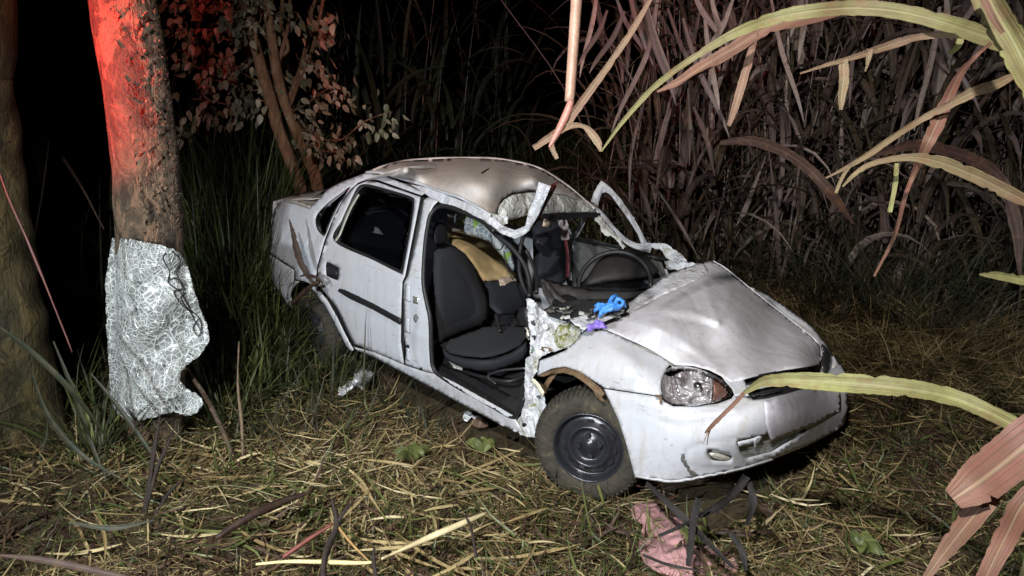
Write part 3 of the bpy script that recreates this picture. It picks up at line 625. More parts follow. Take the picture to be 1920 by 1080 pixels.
# dashboard / steering wheel
DS = TPS([(1012,525,'x',-.78),(1050,532,'x',-.66),(1120,545,'x',-.55),(1200,545,'x',-.48),(1245,540,'x',-.44),(1180,565,'x',-.38),(1100,575,'x',-.42),(1040,570,'x',-.50)])
panel('dashboard', [(1012,520),(1030,525),(1060,534),(1110,543),(1170,545),(1220,543),(1250,538),(1258,520),(1268,506),(1256,514),(1230,534),(1200,556),(1175,572),(1140,572),(1100,574),(1050,580),(1030,570),(1018,550)], DS, DASH, car, step=5, bulge=.07, bw=16, dent=.008, dscale=5,
      crease=[([(1040,545),(1080,556),(1140,561),(1200,556)], -.05, 3), ([(1020,530),(1040,555),(1070,573)], -.04, 3)], thick=.01)
panel('dashboard_shelf', [(1075,545),(1100,520),(1160,505),(1230,500),(1262,500),(1265,512),(1230,536),(1170,547),(1110,546)], off(DS, .07), PLAST, car, step=6, dent=.05, dscale=9)
panel('fallen_trim', stroke([(1015,522,5),(1028,535,10),(1045,556,12),(1072,572,8)]), off(DS, -.10), DASH, car, step=4, bulge=.03, bw=6)
panel('speaker_cover', [(1040,558),(1060,552),(1085,560),(1092,574),(1070,584),(1045,584),(1035,572)], off(DS, -.05), PLAST, car, step=4, bulge=.02, bw=9, smooth=True)
sw = empty('steering', (0,0,0), None, None) if False else None
cW = PT(1152,532,4.46); ax = (Vector(CAM-cW).normalized()+Vector((-.2,0,.45))).normalized()
q = ax.to_track_quat('X', 'Z').to_matrix().to_4x4(); MW = Matrix.Translation(Vector(cW)) @ q
ring = [MW @ Vector((0, .215*math.cos(a), .215*math.sin(a))) for a in np.linspace(0, 2*math.pi, 49)]
whl = tube('steering_wheel', [tuple(p) for p in ring], .014, BLACK, car, 10, 0)
panel('airbag_cover', [(1098,535),(1110,505),(1130,482),(1155,469),(1182,467),(1207,477),(1226,495),(1234,512),(1200,522),(1150,528)], TPS([(1098,535,'t',4.55),(1180,467,'t',4.75),(1234,512,'t',4.65),(1160,500,'t',4.6)]), simple('dark_airbag_cover', (.018,.015,.014), .7), car, step=6, bulge=.05, bw=25, smooth=True)
# scuttle debris in front of the windscreen
random.seed(3)
SC = TPS([(1040,590,'t',3.72),(1110,592,'t',3.68),(1160,580,'t',3.75),(1090,570,'t',3.8),(1180,570,'t',3.85)])
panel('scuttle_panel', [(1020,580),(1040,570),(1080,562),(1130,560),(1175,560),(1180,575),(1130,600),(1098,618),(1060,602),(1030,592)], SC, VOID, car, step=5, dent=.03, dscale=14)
for i in range(26):
    u = random.uniform(1030,1160); v = 600-abs(u-1085)*.12-random.uniform(0,24); L = random.uniform(8,26); a = random.uniform(-.5,.35)
    mt = random.choice([CRUSH, PLAST, DASH, PLAST, HEADL, simple('grey_wire', (.09,.085,.08), .5)])
    wd = random.uniform(2,6)
    panel('scuttle_fragment', stroke([(u-L/2,v-L/2*math.sin(a),wd),(u,v+random.uniform(-2,2),wd),(u+L/2,v+L/2*math.sin(a),wd*.6)]), off(SC, -.03-random.uniform(0,.03)), mt, car, step=3, dent=.012, dscale=30, thick=.006, jag=.5, seed=i)
panel('scuttle_edge', [(1068,598),(1100,588),(1150,580),(1172,576),(1168,586),(1140,600),(1105,612),(1096,618),(1075,606)], off(SC, -.04), CRUSH, car, step=4, dent=.014, dscale=12, jag=.6)
# interior
floorm = loft('cabin_floor', [[(-3.1,-.66,.30),(-1.5,-.70,.26),(-.3,-.70,.24)], [(-3.1,0,.33),(-1.5,0,.35),(-.3,0,.33)], [(-3.1,.66,.3),(-1.5,.7,.26),(-.3,.7,.24)]], VOID, car, thick=.01)
loft('firewall', [[(-.32,-.70,.2),(-.25,0,.2),(-.32,.7,.2)], [(-.34,-.70,.82),(-.30,0,.80),(-.34,.62,.82)]], VOID, car)
loft('rear_seat_back', [[(-2.0,-.62,.45),(-2.05,0,.45),(-2.0,.62,.45)], [(-2.25,-.60,1.08),(-2.3,0,1.1),(-2.25,.60,1.08)]], FABRIC2, car, thick=.08)
boxm('rear_seat_cushion', (-1.85,0,.42), (.5,1.25,.16), FABRIC2, car, bevel=.04)
loft('parcel_shelf', [[(-2.28,-.58,1.10),(-2.3,0,1.12),(-2.28,.58,1.10)], [(-2.74,-.52,1.12),(-2.74,0,1.14),(-2.74,.52,1.12)]], VOID, car)
SB = TPS([(812,470,'y',-.62),(822,642,'y',-.64),(843,463,'y',-.50),(897,517,'y',-.22),(916,597,'y',-.18),(902,613,'y',-.20),(870,540,'x',-1.22)])
seat = panel('seat_backrest', [(812,474),(822,466),(843,462),(858,466),(873,476),(888,497),(898,518),(908,542),(916,564),(918,585),(914,602),(902,613),(870,624),(840,638),(824,644),(818,610),(814,560),(811,510)], SB, FABRIC, car, step=5, bulge=.10, bw=18, thick=.02,
      crease=[([(862,500),(878,530),(890,560),(893,585),(880,597),(850,606)], -.018, 2.5)], label='near front seat backrest in dark worn fabric')
panel('head_restraint', [(812,430),(818,417),(828,414),(836,420),(839,436),(838,452),(832,460),(818,461),(812,450)], TPS([(812,430,'y',-.52),(839,436,'y',-.32),(820,460,'y',-.5)]), FABRIC2, car, step=4, bulge=.07, bw=9, smooth=True, thick=.03)
SCU = TPS([(822,647,'y',-.62),(870,625,'x',-1.12),(914,610,'z',.56),(985,612,'y',-.22),(989,640,'y',-.40),(910,668,'y',-.66),(840,664,'y',-.66)])
panel('seat_cushion', [(824,646),(850,634),(880,622),(914,611),(950,608),(985,612),(990,630),(975,648),(950,660),(925,668),(905,671),(870,668),(840,662)], SCU, FABRIC, car, step=5, bulge=.03, bw=10, label='near front seat cushion in dark worn fabric')
panel('seat_cushion_side', [(828,650),(845,664),(870,671),(905,674),(930,671),(960,660),(988,640),(992,660),(980,678),(950,690),(925,697),(905,698),(870,691),(845,680),(832,668)], TPS([(828,650,'y',-.66),(905,674,'y',-.68),(990,650,'y',-.42),(905,698,'y',-.66),(980,680,'y',-.45)]), FABRIC2, car, step=5, bulge=.04, bw=10)
tube('seat_rail', [PA(840,685,'y',-.6), PA(900,705,'y',-.6), PA(950,715,'y',-.6), PA(985,705,'y',-.5)], .012, BLACK, car)
tube('wiring_loom', [PA(930,720,'y',-.62), PA(915,705,'y',-.62), PA(940,695,'y',-.6), PA(985,690,'y',-.55)], .008, PLAST, car)
panel('floor_litter', [(838,672),(850,680),(868,688),(866,694),(850,690)], TPS([(838,672,'y',-.64),(868,690,'y',-.64),(850,690,'y',-.64)]), HEADL, car, step=3, dent=.03, dscale=20)
panel('centre_console', [(915,610),(935,590),(985,575),(992,600),(990,640),(950,612)], TPS([(915,610,'y',-.05),(985,575,'y',-.1),(990,640,'y',-.15)]), PLAST, car, step=6, dent=.05, dscale=8, thick=.05)
DSD = TPS([(905,530,'x',-1.28),(990,545,'x',-1.15),(980,590,'x',-1.05),(940,585,'x',-1.0)])
panel('far_seat_cushion', [(905,528),(940,524),(972,525),(990,540),(990,575),(965,590),(935,592),(918,575),(916,545)], DSD, FABRIC2, car, step=6, bulge=.05, bw=15)
panel('far_seat_backrest', [(998,425),(1010,412),(1045,412),(1058,425),(1062,470),(1060,530),(1035,540),(1010,540),(1000,500)], TPS([(998,425,'x',-1.45),(1058,425,'x',-1.35),(1060,530,'x',-1.1),(1010,540,'x',-1.15)]), FABRIC2, car, step=6, bulge=.08, bw=16, thick=.03)
panel('belt_buckle_trim', [(1004,440),(1028,436),(1030,450),(1020,462),(1006,456)], TPS([(1004,440,'x',-1.1),(1028,436,'x',-1.1),(1015,460,'x',-1.05)]), PLAST, car, step=3, bulge=.02, bw=6)
tube('gear_lever', [PT(930,590,4.5), PT(934,608,4.45), PT(938,622,4.4)], .012, BLACK, car)
# rear headrests seen through the rear door window
panel('rear_head_restraint', [(672,385),(690,370),(712,370),(730,380),(738,398),(730,410),(700,412),(680,405)], TPS([(672,385,'y',-.40),(738,398,'y',-.05),(700,412,'y',-.3)]), simple('grey_headrest_fabric', (.10,.11,.125), .9), car, step=5, bulge=.08, bw=12, smooth=True)
panel('rear_seat_cover_flap', [(662,398),(672,402),(690,414),(712,430),(720,440),(700,436),(680,428),(660,424),(655,412)], TPS([(662,398,'y',-.45),(720,440,'y',-.3),(660,424,'y',-.5)]), simple('white_cover_cloth', (.5,.5,.46), .8), car, step=4, dent=.02, dscale=12)
# front pillar (crushed hinge pillar)
HP = TPS([(988,562,'y',-.76),(1000,558,'y',-.74),(1060,600,'y',-.66),(1095,615,'y',-.66),(1065,651,'y',-.74),(1009,673,'y',-.78),(990,700,'y',-.77),(1018,760,'y',-.78),(1002,818,'y',-.78),(970,800,'y',-.76)])
panel('front_hinge_pillar', [(987,562),(990,559),(999,562),(1010,575),(1024,585),(1046,590),(1062,601),(1080,610),(1096,618),(1082,636),(1066,651),(1040,657),(1022,664),(1010,674),(1006,700),(996,709),(1008,720),(1019,739),(1022,760),(1016,780),(1010,800),(1003,820),(988,818),(976,815),(964,797),(978,776),(983,752),(984,720),(985,673),(993,668),(994,640),(992,610),(988,580)],
    HP, CRUSH, car, step=3, dent=.030, dscale=13, thick=.004, jag=.7, crease=[([(1000,565),(1012,620),(1004,670)], .03, 5), ([(1000,700),(985,760)], .03, 5), ([(1030,590),(1050,640)], -.03, 5), ([(1002,620),(1040,655)], -.02, 4)], label='crushed white hinge pillar with green smears', sm=False)
for (u, v, rx, ry, mt) in [(999,605,5,6,'d'), (1001,655,5,8,'g'), (1022,612,8,7,'w'), (1003,633,4,3,'d'), (998,690,5,5,'w'), (991,735,6,11,'r'), (981,797,4,5,'d'), (1010,745,3,3,'d'), (1024,655,10,4,'b'), (989,626,3,10,'m')]:
    mm = {'d': BLACK, 'g': simple('green_grommet', (.09,.14,.10), .6), 'w': PAINT, 'r': simple('grey_torn_pad', (.18,.16,.15), .8, 0, .6), 'y': simple('dried_moss_smear', (.25,.24,.05), .8, 0, 1, 40, .6), 'b': RUST, 'm': simple('hinge_metal', (.45,.42,.36), .4, .6)}[mt]
    panel('pillar_debris', [(u+rx*math.cos(a)*random.uniform(.8,1.15), v+ry*math.sin(a)*random.uniform(.8,1.15)) for a in np.linspace(0, 2*math.pi, 11)[:-1]], off(HP, -.014), mm, car, step=2.5, thick=.003, dent=.030, dscale=13, jag=1.6, seed=u)
def mk_smear():
    m = M_('olive_smeared_metal'); n = m.noise(24, 8, .75, dist=1.2)
    m.l(m.ramp(n, [(.36, (.10,.10,.03)), (.46, (.26,.27,.08)), (.52, (.48,.48,.40)), (.62, (.56,.57,.56))]), m.b.inputs['Base Color']); m.set(Roughness=.7); m.bump(n, .9, .03); return m.m
panel('smeared_inner_panel', [(1036,628),(1046,612),(1062,604),(1078,611),(1092,618),(1082,634),(1070,648),(1056,654),(1044,650)], off(HP, -.012), mk_smear(), car, step=3, thick=.003, dent=.034, dscale=13, jag=1.2)
# front wing (fender)
FN = TPS([(1096,620,'y',-.66),(1134,620,'y',-.66),(1190,645,'x',.22),(1240,668,'x',.34),(1262,686,'x',.40),(1238,742,'y',-.745),(1190,735,'y',-.78),(1132,734,'y',-.80),(1107,712,'y',-.81),(1059,687,'y',-.80),(1034,691,'y',-.79),(1007,704,'y',-.78),(1009,679,'y',-.77),(1062,655,'y',-.75),(1120,670,'y',-.78),(1180,690,'y',-.775)])
panel('front_wing', [(1010,677),(1035,668),(1060,657),(1078,640),(1097,620),(1115,616),(1134,619),(1165,632),(1192,644),(1218,656),(1241,668),(1258,682),(1250,690),(1240,712),(1238,742),(1200,737),(1165,732),(1133,727),(1107,710),(1086,696),(1059,687),(1034,691),(1007,704)], FN, PAINT, car, step=5, dent=.006, dscale=5,
      crease=[([(1080,640),(1090,665),(1085,690)], .01, 12), ([(1120,640),(1170,665),(1215,690)], .014, 20)], label='near front wing in dusty white paint')
panel('wheel_arch_flange', [(1007,705),(1022,693),(1034,688),(1055,686),(1086,697),(1107,713),(1125,728),(1133,738),(1127,744),(1112,730),(1094,715),(1075,703),(1055,698),(1034,700),(1018,706)], off(FN, .012), RUST, car, step=4, thick=.004, dent=.008, dscale=14, bulge=-.02, bw=6)
panel('wheel_arch_flange', [(1110,727),(1126,733),(1133,740),(1128,745),(1134,752),(1128,754),(1116,742)], off(FN, .02), RUST, car, step=4)
panel('torn_arch_edge', [(997,709),(1003,712),(1012,722),(1020,736),(1017,745),(1006,728),(996,714)], off(HP, -.03), simple('bent_pale_metal', (.6,.57,.45), .5), car, step=3, dent=.01, dscale=20)
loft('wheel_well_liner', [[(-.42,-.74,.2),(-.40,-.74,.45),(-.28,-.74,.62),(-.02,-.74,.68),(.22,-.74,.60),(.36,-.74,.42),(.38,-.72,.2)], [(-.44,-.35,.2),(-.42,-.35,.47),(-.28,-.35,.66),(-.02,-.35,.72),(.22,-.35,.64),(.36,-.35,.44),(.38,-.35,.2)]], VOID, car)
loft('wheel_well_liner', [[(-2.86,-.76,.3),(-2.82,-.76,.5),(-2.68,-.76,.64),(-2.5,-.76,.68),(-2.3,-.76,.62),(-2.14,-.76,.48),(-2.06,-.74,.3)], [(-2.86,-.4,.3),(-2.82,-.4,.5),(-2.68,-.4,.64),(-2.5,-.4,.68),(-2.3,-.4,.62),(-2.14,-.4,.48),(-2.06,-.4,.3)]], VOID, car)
# bonnet
BN = TPS([(1134,619,'y',-.655),(1192,643,'x',.225),(1241,667,'x',.345),(1262,684,'x',.405),(1300,686,'x',.50),(1340,698,'x',.59),(1369,714,'x',.655),(1394,710,'x',.70),(1460,698,'x',.745),(1522,685,'x',.77),(1538,672,'y',.52),(1541,643,'y',.56),(1513,617,'y',.60),(1471,592,'y',.62),(1407,541,'y',.60),(1360,502,'y',.56),(1335,489,'y',.52),
          (1290,502,'y',.33),(1254,515,'y',.16),(1215,543,'y',-.05),(1181,566,'y',-.25),(1169,577,'y',-.33),(1280,600,'z',.90),(1380,600,'z',.86),(1440,640,'z',.74),(1330,650,'z',.79),(1230,620,'z',.885)])
panel('bonnet', [(1120,612),(1145,600),(1172,574),(1195,557),(1225,536),(1256,514),(1290,501),(1318,492),(1336,488),(1348,493),(1362,503),(1407,540),(1440,566),(1471,590),(1500,612),(1520,628),(1532,640),(1540,655),(1541,668),(1537,683),(1522,686),(1470,693),(1425,703),(1394,711),(1384,713),(1369,715),(1352,704),(1330,693),(1300,685),(1265,684),(1250,674),(1220,656),(1192,642),(1165,630),(1140,619)], BN, HOOD, car, step=5, dent=.006, dscale=4.0, thick=.004,
      crease=[([(1172,592),(1220,570),(1270,545),(1325,523)], .035, 13), ([(1183,580),(1250,548),(1320,508)], -.03, 7), ([(1225,592),(1290,600),(1343,612)], -.028, 9), ([(1240,583),(1300,585),(1345,606)], .030, 10), ([(1345,606),(1330,560),(1320,530)], .020, 9),
              ([(1200,562),(1215,590),(1260,600)], .014, 4), ([(1262,530),(1300,560),(1310,590)], -.012, 4), ([(1370,540),(1360,580),(1345,606)], .010, 5), ([(1160,600),(1220,612),(1280,640),(1320,668),(1355,698)], .014, 9), ([(1175,608),(1230,628),(1290,660),(1325,688)], -.012, 8), ([(1500,640),(1470,610),(1400,560)], .012, 12)], label='buckled white bonnet with raised creased rear edge')
def mk_scuff():
    m = M_('scuffed_bonnet_edge'); n = m.noise(14, 8, .75, dist=.8)
    c = m.ramp(n, [(.34, (.25,.18,.14)), (.42, (.62,.60,.61)), (.6, (.76,.76,.80)), (.7, (.5,.44,.40))])
    m.l(c, m.b.inputs['Base Color']); m.set(Roughness=.6); m.bump(m.noise(26, 6, .7, dist=.5), .8, .02); return m.m
tube('bonnet_edge', [PT(u, v, BN(np.array(float(u)), np.array(float(v)))) for u, v in [(1337,490),(1361,504),(1406,541),(1439,567),(1470,591),(1499,613),(1519,629),(1531,641),(1539,655),(1540,668)]], .006, HOOD, car, 8)
panel('folded_bonnet_flange', [(1172,572),(1195,556),(1225,535),(1256,513),(1290,500),(1318,491),(1328,510),(1326,522),(1300,530),(1270,540),(1235,556),(1205,572),(1180,588)], off(BN, -.012), mk_scuff(), car, step=5, thick=.003, dent=.012, dscale=16, jag=.6, crease=[([(1290,500),(1300,520)], .02, 4), ([(1260,515),(1275,535)], -.015, 4)])
panel('bonnet_gap_shade', stroke([(1134,621,3),(1165,633,4),(1192,646,4),(1220,659,4),(1243,671,4),(1263,687,3)]), off(BN, .004), simple('grey_gap_shadow_strip', (.18,.17,.15), .6), car, step=3, thick=.006)  # grey strip imitates the shade in the gap between bonnet and wing
# far wing
FW = TPS([(1407,541,'y',.62),(1471,592,'y',.64),(1513,617,'y',.64),(1541,643,'y',.62),(1545,600,'y',.72),(1590,700,'y',.70),(1556,664,'y',.68),(1539,684,'y',.54),(1450,560,'y',.70)])
panel('far_wing', [(1407,538),(1440,552),(1475,576),(1500,594),(1523,612),(1541,634),(1552,648),(1560,664),(1572,676),(1584,692),(1592,706),(1560,704),(1530,705),(1526,695),(1524,684),(1526,668),(1524,658),(1516,650),(1502,638),(1482,622),(1453,600),(1422,574),(1400,553)], off(FW, .012), PAINT, car, step=5, dent=.006, dscale=5, bulge=.02, bw=14)
panel('far_headlight', [(1541,646),(1548,650),(1556,663),(1560,676),(1558,690),(1550,701),(1543,696),(1538,684),(1540,665)], off(FW, -.015), simple('dark_headlamp_glass', (.035,.035,.035), .15), car, step=4, bulge=.02, bw=8, smooth=True)
panel('far_indicator', [(1562,666),(1568,672),(1575,683),(1566,690),(1560,690),(1562,678)], off(FW, -.012), simple('pale_indicator_lens', (.55,.56,.55), .2), car, step=4, bulge=.008, bw=4)
# headlight
FH_ = TPS([(1237,730,'y',-.755),(1242,703,'y',-.745),(1263,687,'x',.42),(1297,687,'x',.50),(1330,699,'x',.575),(1361,717,'x',.64),(1373,735,'x',.67),(1347,753,'x',.66),(1305,759,'x',.60),(1263,760,'y',-.72)])
HLO = [(1263,687),(1280,686),(1297,688),(1316,693),(1332,700),(1348,709),(1362,718),(1371,728),(1374,736),(1371,743),(1360,749),(1345,754),(1325,757),(1305,760),(1285,760),(1263,760),(1250,755),(1241,744),(1237,728),(1239,710),(1248,695)]
hl = panel('headlight', HLO, off(FH_, .085), simple('headlight_housing', (.30,.29,.28), .4), car, step=4, smooth=True, thick=.03)
c0 = np.array([1303, 724.]); ins = lambda k, P=HLO: [tuple(c0+(np.array(p)-c0)*k) for p in P]
panel('headlight_reflector', ins(.965), off(FH_, .003), CHROME, hl, step=3, smooth=True, thick=.002, bulge=-.05, bw=20, dent=.008, dscale=22)
panel('headlight_divider', stroke([(1262,696,4),(1266,715,5),(1272,735,5),(1278,752,4)]), off(FH_, -.002), CHROME, hl, step=2.5, bulge=.01, bw=2)
panel('headlight_divider', stroke([(1334,703,2),(1336,720,3),(1334,738,3),(1332,753,2)]), off(FH_, -.002), CHROME, hl, step=2.5, bulge=.006, bw=2)
panel('indicator_reflector', [(1338,708),(1352,715),(1366,726),(1370,736),(1362,745),(1338,750)], off(FH_, .002), AMBER, hl, step=3, dent=.01, dscale=30)
bulb = PT(1306,722, float(FH_(np.array(1306.), np.array(722.)))+.02)
me = lathe('bulb', [(0,0),(.012,.002),(.018,.01),(.018,.03),(.0,.035)], simple('bulb_cap', (.8,.8,.8), .1, 1), hl, Matrix.Translation(Vector(bulb)) @ Vector((.65,-.72,.2)).to_track_quat('X','Z').to_matrix().to_4x4(), 16)
panel('headlight_lens', HLO, off(FH_, -.006), LENS, hl, step=5, smooth=True, thick=.002, bulge=.03, bw=22)
panel('bonnet_nose', [(1352,703),(1369,713),(1394,710),(1398,718),(1404,742),(1394,740),(1378,742),(1372,728),(1362,716)], off(BN, .004), PAINT, car, step=4, thick=.004)
# bumper
BP = TPS([(1130,734,'y',-.80),(1160,788,'y',-.81),(1190,892,'y',-.80),(1240,748,'y',-.76),(1215,820,'y',-.80),(1258,901,'y',-.74),(1290,764,'x',.56),(1322,892,'x',.64),(1374,745,'x',.70),(1400,740,'x',.74),(1386,879,'x',.73),(1450,860,'x',.79),(1513,835,'x',.82),(1460,735,'x',.82),(1540,722,'y',.44),(1590,712,'y',.66),(1588,775,'y',.66),(1570,805,'y',.58),(1300,830,'x',.62),(1400,800,'x',.80),(1500,780,'x',.87)])
panel('front_bumper', [(1132,729),(1165,734),(1200,739),(1238,744),(1245,753),(1262,762),(1300,762),(1345,757),(1372,747),(1378,737),(1394,735),(1402,742),(1412,750),(1440,747),(1476,738),(1500,731),(1540,722),(1575,716),(1591,708),(1590,740),(1589,770),(1583,796),(1560,812),(1513,836),(1450,861),(1386,880),(1322,893),(1290,899),(1258,902),(1225,899),(1190,893),(1182,862),(1172,825),(1160,788),(1147,760)],
    BP, PAINT, car, step=6, dent=.004, dscale=4, thick=.006, holes=[[(1380,828),(1428,817),(1470,806),(1512,794),(1512,806),(1495,820),(1450,848),(1400,861),(1388,848)], ['s',(1326,846),(1335,843),(1365,851),(1373,858),(1368,865),(1352,866),(1332,862)]],
    crease=[([(1170,772),(1230,786),(1290,785),(1380,770)], .012, 8), ([(1160,768),(1258,793)], -.012, 4), ([(1290,845),(1290,870),(1310,880),(1360,878)], -.010, 3), ([(1290,845),(1305,836),(1380,824)], -.010, 3), ([(1160,745),(1240,765),(1330,775),(1420,762),(1590,722)], .010, 10)], label='white front bumper with cracked lower corner')
panel('bumper_intake', [(1376,824),(1430,812),(1515,790),(1516,808),(1495,824),(1450,852),(1400,866),(1384,850)], off(BP, .05), simple('grey_intake_mesh', (.33,.34,.31), .8, 0, 1., 60, .4), car, step=6)
panel('intake_slat', stroke([(1384,834,9),(1410,828,9),(1428,821,8)]), off(BP, .0), PAINT, car, step=4, thick=.01, bulge=.006, bw=4)
panel('torn_bumper_clip', [(1416,822),(1424,818),(1430,820),(1424,830),(1416,843),(1414,832)], off(BP, -.012), PAINT, car, step=3)
panel('fog_light_recess', [(1322,843),(1335,839),(1367,849),(1377,858),(1371,868),(1350,870),(1328,865)], off(BP, .035), simple('pale_recess_plastic', (.42,.42,.38), .6), car, step=4)
panel('fog_light', [(1330,850),(1345,849),(1368,857),(1370,862),(1355,864),(1338,860)], off(BP, .012), simple('fog_lamp_lens', (.6,.58,.5), .2, .4), car, step=3, bulge=.012, bw=5, smooth=True)
panel('bumper_crack', [(1277,853),(1283,850),(1284,862),(1290,872),(1298,885),(1306,893),(1298,896),(1290,886),(1282,872),(1276,864)], off(BP, -.001), simple('torn_grey_plastic', (.10,.095,.09), .8), car, step=3, thick=.002, jag=1.1)
panel('bumper_crack', [(1290,880),(1302,884),(1310,892),(1302,893)], off(BP, -.001), simple('torn_grey_plastic_edge', (.12,.11,.10), .8), car, step=3, thick=.002, jag=.8)
panel('bumper_lower_lip', stroke([(1190,893,3),(1225,899,5),(1258,903,6),(1290,900,6),(1322,894,5),(1386,881,4),(1450,862,3)]), off(BP, -.012), PAINT, car, step=4, bulge=.01, bw=3)
tube('bumper_gap_clip', [PT(1228,742,3.25), PT(1238,744,3.25), PT(1239,756,3.25)], .006, RUST, car)
# grille
GR = off(BP, .05)
panel('grille_shade_sheet', [(1392,708),(1425,699),(1480,690),(1524,684),(1528,700),(1540,722),(1476,742),(1440,752),(1412,756),(1398,740)], off(BP, .06), VOID, car, step=6)  # black sheet stands in for the shade inside the grille
panel('grille_bar', [(1398,722),(1440,712),(1500,704),(1528,702),(1530,710),(1500,715),(1440,726),(1404,733)], off(BP, .0), PAINT, car, step=4, thick=.01, bulge=.01, bw=5)
panel('grille_top_trim', stroke([(1394,711,4),(1430,702,3),(1480,693,3),(1522,686,3)]), off(BP, .01), PLAST, car, step=3, thick=.01)
panel('grille_slat', stroke([(1410,741,4),(1440,737,4),(1468,731,4)]), off(BP, .03), PLAST, car, step=3, thick=.01, bulge=.006, bw=2)
panel('grille_slat', stroke([(1405,702,4),(1450,697,4),(1515,690,4)]), off(BP, .04), PLAST, car, step=3, thick=.01, bulge=.006, bw=2)
# blank number plate
panel('number_plate', [(1432,752),(1480,741),(1540,729),(1574,723),(1577,745),(1577,768),(1540,790),(1490,812),(1447,828),(1437,800)], off(BP, -.035), simple('pale_grey_plate', (.46,.45,.49), .5, 0, .1), car, step=6, thick=.012, bulge=.006, bw=4)
# far side shell, simple but real: mirrored panels
def mirror(o, mat=None):
    me = o.data.copy(); n_ = len(me.vertices); c = np.zeros(n_*3); me.vertices.foreach_get('co', c); c[1::3] *= -1; me.vertices.foreach_set('co', c); me.flip_normals(); me.update()
    m = o.copy(); m.data = me; m.parent = o.parent; m.matrix_parent_inverse = o.matrix_parent_inverse.copy(); col.objects.link(m)
    if 'label' in m: del m['label']
    return m
for o in (door, quarter): mirror(o)
loft('far_sill', [[(-2.1,.74,.30),(-1.2,.76,.26),(-.4,.76,.22)], [(-2.1,.74,.18),(-1.2,.76,.16),(-.4,.76,.12)]], PAINT, car)
loft('far_roof_side', [[tuple(PT(u, v+14, .03+ROOF(np.array(float(u)), np.array(float(v+14))))) for u, v in [(684,323),(760,299.5),(827,294.5),(893,294),(977,303),(1030,323),(1093,370)]],
                       [(-2.35,.60,1.30),(-2.2,.62,1.32),(-2.05,.62,1.33),(-1.85,.63,1.33),(-1.5,.64,1.31),(-1.25,.64,1.28),(-1.0,.64,1.20)]], TOP, car)
loft('far_front_door', [[(-1.3,.78,.30),(-.8,.79,.28),(-.4,.79,.3)], [(-1.3,.80,.6),(-.8,.81,.58),(-.4,.80,.56)], [(-1.3,.76,.88),(-.8,.77,.85),(-.42,.76,.82)]], PAINT, car)
loft('far_wing_side', [[(-.36,.76,.82),(0,.74,.80),(.3,.70,.72),(.55,.62,.60)], [(-.38,.80,.66),(0,.80,.68),(.3,.78,.62),(.62,.66,.5)]], PAINT, car)
loft('underbody', [[(-3.1,-.64,.28),(-1.5,-.68,.20),(.35,-.60,.22)], [(-3.1,.64,.28),(-1.5,.68,.20),(.35,.6,.22)]], VOID, car)
boxm('engine_block', (.12,.05,.52), (.55,.7,.36), VOID, car, bevel=.03)

# wheels
def wheel(name, c, axis, label, mud=0):
    root = bpy.data.objects.new(name, None); col.objects.link(root); root.parent = car
    root.matrix_parent_inverse = Matrix.Translation(-Vector(car.location)); root['label'] = label
    M = Matrix.Translation(Vector(c)) @ Vector(axis).normalized().to_track_quat('X', 'Z').to_matrix().to_4x4()
    w2 = .085
    lathe('tyre', [(.168,w2-.018),(.176,w2-.002),(.20,w2+.008),(.235,w2+.006),(.262,w2-.008),(.276,w2-.03),(.281,0),(.276,-w2+.03),(.262,-w2+.008),(.22,-w2-.004),(.17,-w2+.01)], TYRE, root, M, 72)
    # tread lugs
    V = []; F = []
    for k in range(64):
        an = 2*math.pi*k/64
        for sgn in (-1, 1):
            b0 = len(V)
            for a_, r_, da in [(sgn*.012,.278,0),(sgn*.060,.272,.02),(sgn*.083,.258,.03)]:
                for e in (-.025, .025):
                    for rr in (r_, r_+.009):
                        an2 = an+e*.75+da+ (0.045 if sgn > 0 else 0); V.append(M @ Vector((a_, rr*math.cos(an2), rr*math.sin(an2))))
            for j in range(2):
                o_ = b0+j*4
                F += [(o_+1,o_+3,o_+7,o_+5),(o_,o_+1,o_+5,o_+4),(o_+2,o_+6,o_+7,o_+3)]
            F.append((b0+8,b0+9,b0+11,b0+10)); F.append((b0,b0+2,b0+3,b0+1))
    link('tread', V, F, TYRE, root, False)['kind'] = 'stuff'
    lathe('rim', [(.174,w2-.016),(.179,w2-.004),(.174,w2+.004),(.166,w2-.004),(.160,w2-.03),(.150,w2-.045),(.142,w2-.046),(.128,w2-.032),(.108,w2-.022),(.102,w2-.014),(.096,w2-.014),(.090,w2-.024),(.078,w2-.040),(.062,w2-.044),(.055,w2-.036),(.046,w2-.036),(.042,w2-.030),(.030,w2-.028),(.026,w2-.022),(.0,w2-.022)], RIMM, root, M, 64)
    for k in range(4):
        an = k*math.pi/2+.15; p = M @ Matrix.Rotation(an, 4, 'X') @ Matrix.Translation((w2-.042, 0, .052))
        lathe('wheel_bolt', [(.016,0),(.016,.016),(.010,.024),(0,.025)], RIMM, root, p, 6, False)
    for k in range(12):
        an = k*math.pi/6; p = M @ Matrix.Rotation(an, 4, 'X') @ Matrix.Translation((w2-.031, 0, .129))
        V = [p @ Vector((.001, .021*math.cos(a), .011*math.sin(a))) for a in np.linspace(0, 2*math.pi, 13)[:-1]]
        V += [p @ Vector((.004, .018*math.cos(a), .008*math.sin(a))) for a in np.linspace(0, 2*math.pi, 13)[:-1]]
        link('rim_slot_shade', V, [tuple(range(12, 24))]+[(i, (i+1) % 12, 12+(i+1) % 12, 12+i) for i in range(12)], VOID, root, False)  # raised dark disc imitates the shade inside a slot
    return root
a = R(-66); ctr = PA(1104,837,'y',-.745)
axv = Vector((math.cos(a), math.sin(a), .05)).normalized()
wheel('front_wheel', tuple(Vector(ctr)-axv*.06), axv, 'muddy front wheel steered outwards with black steel rim')
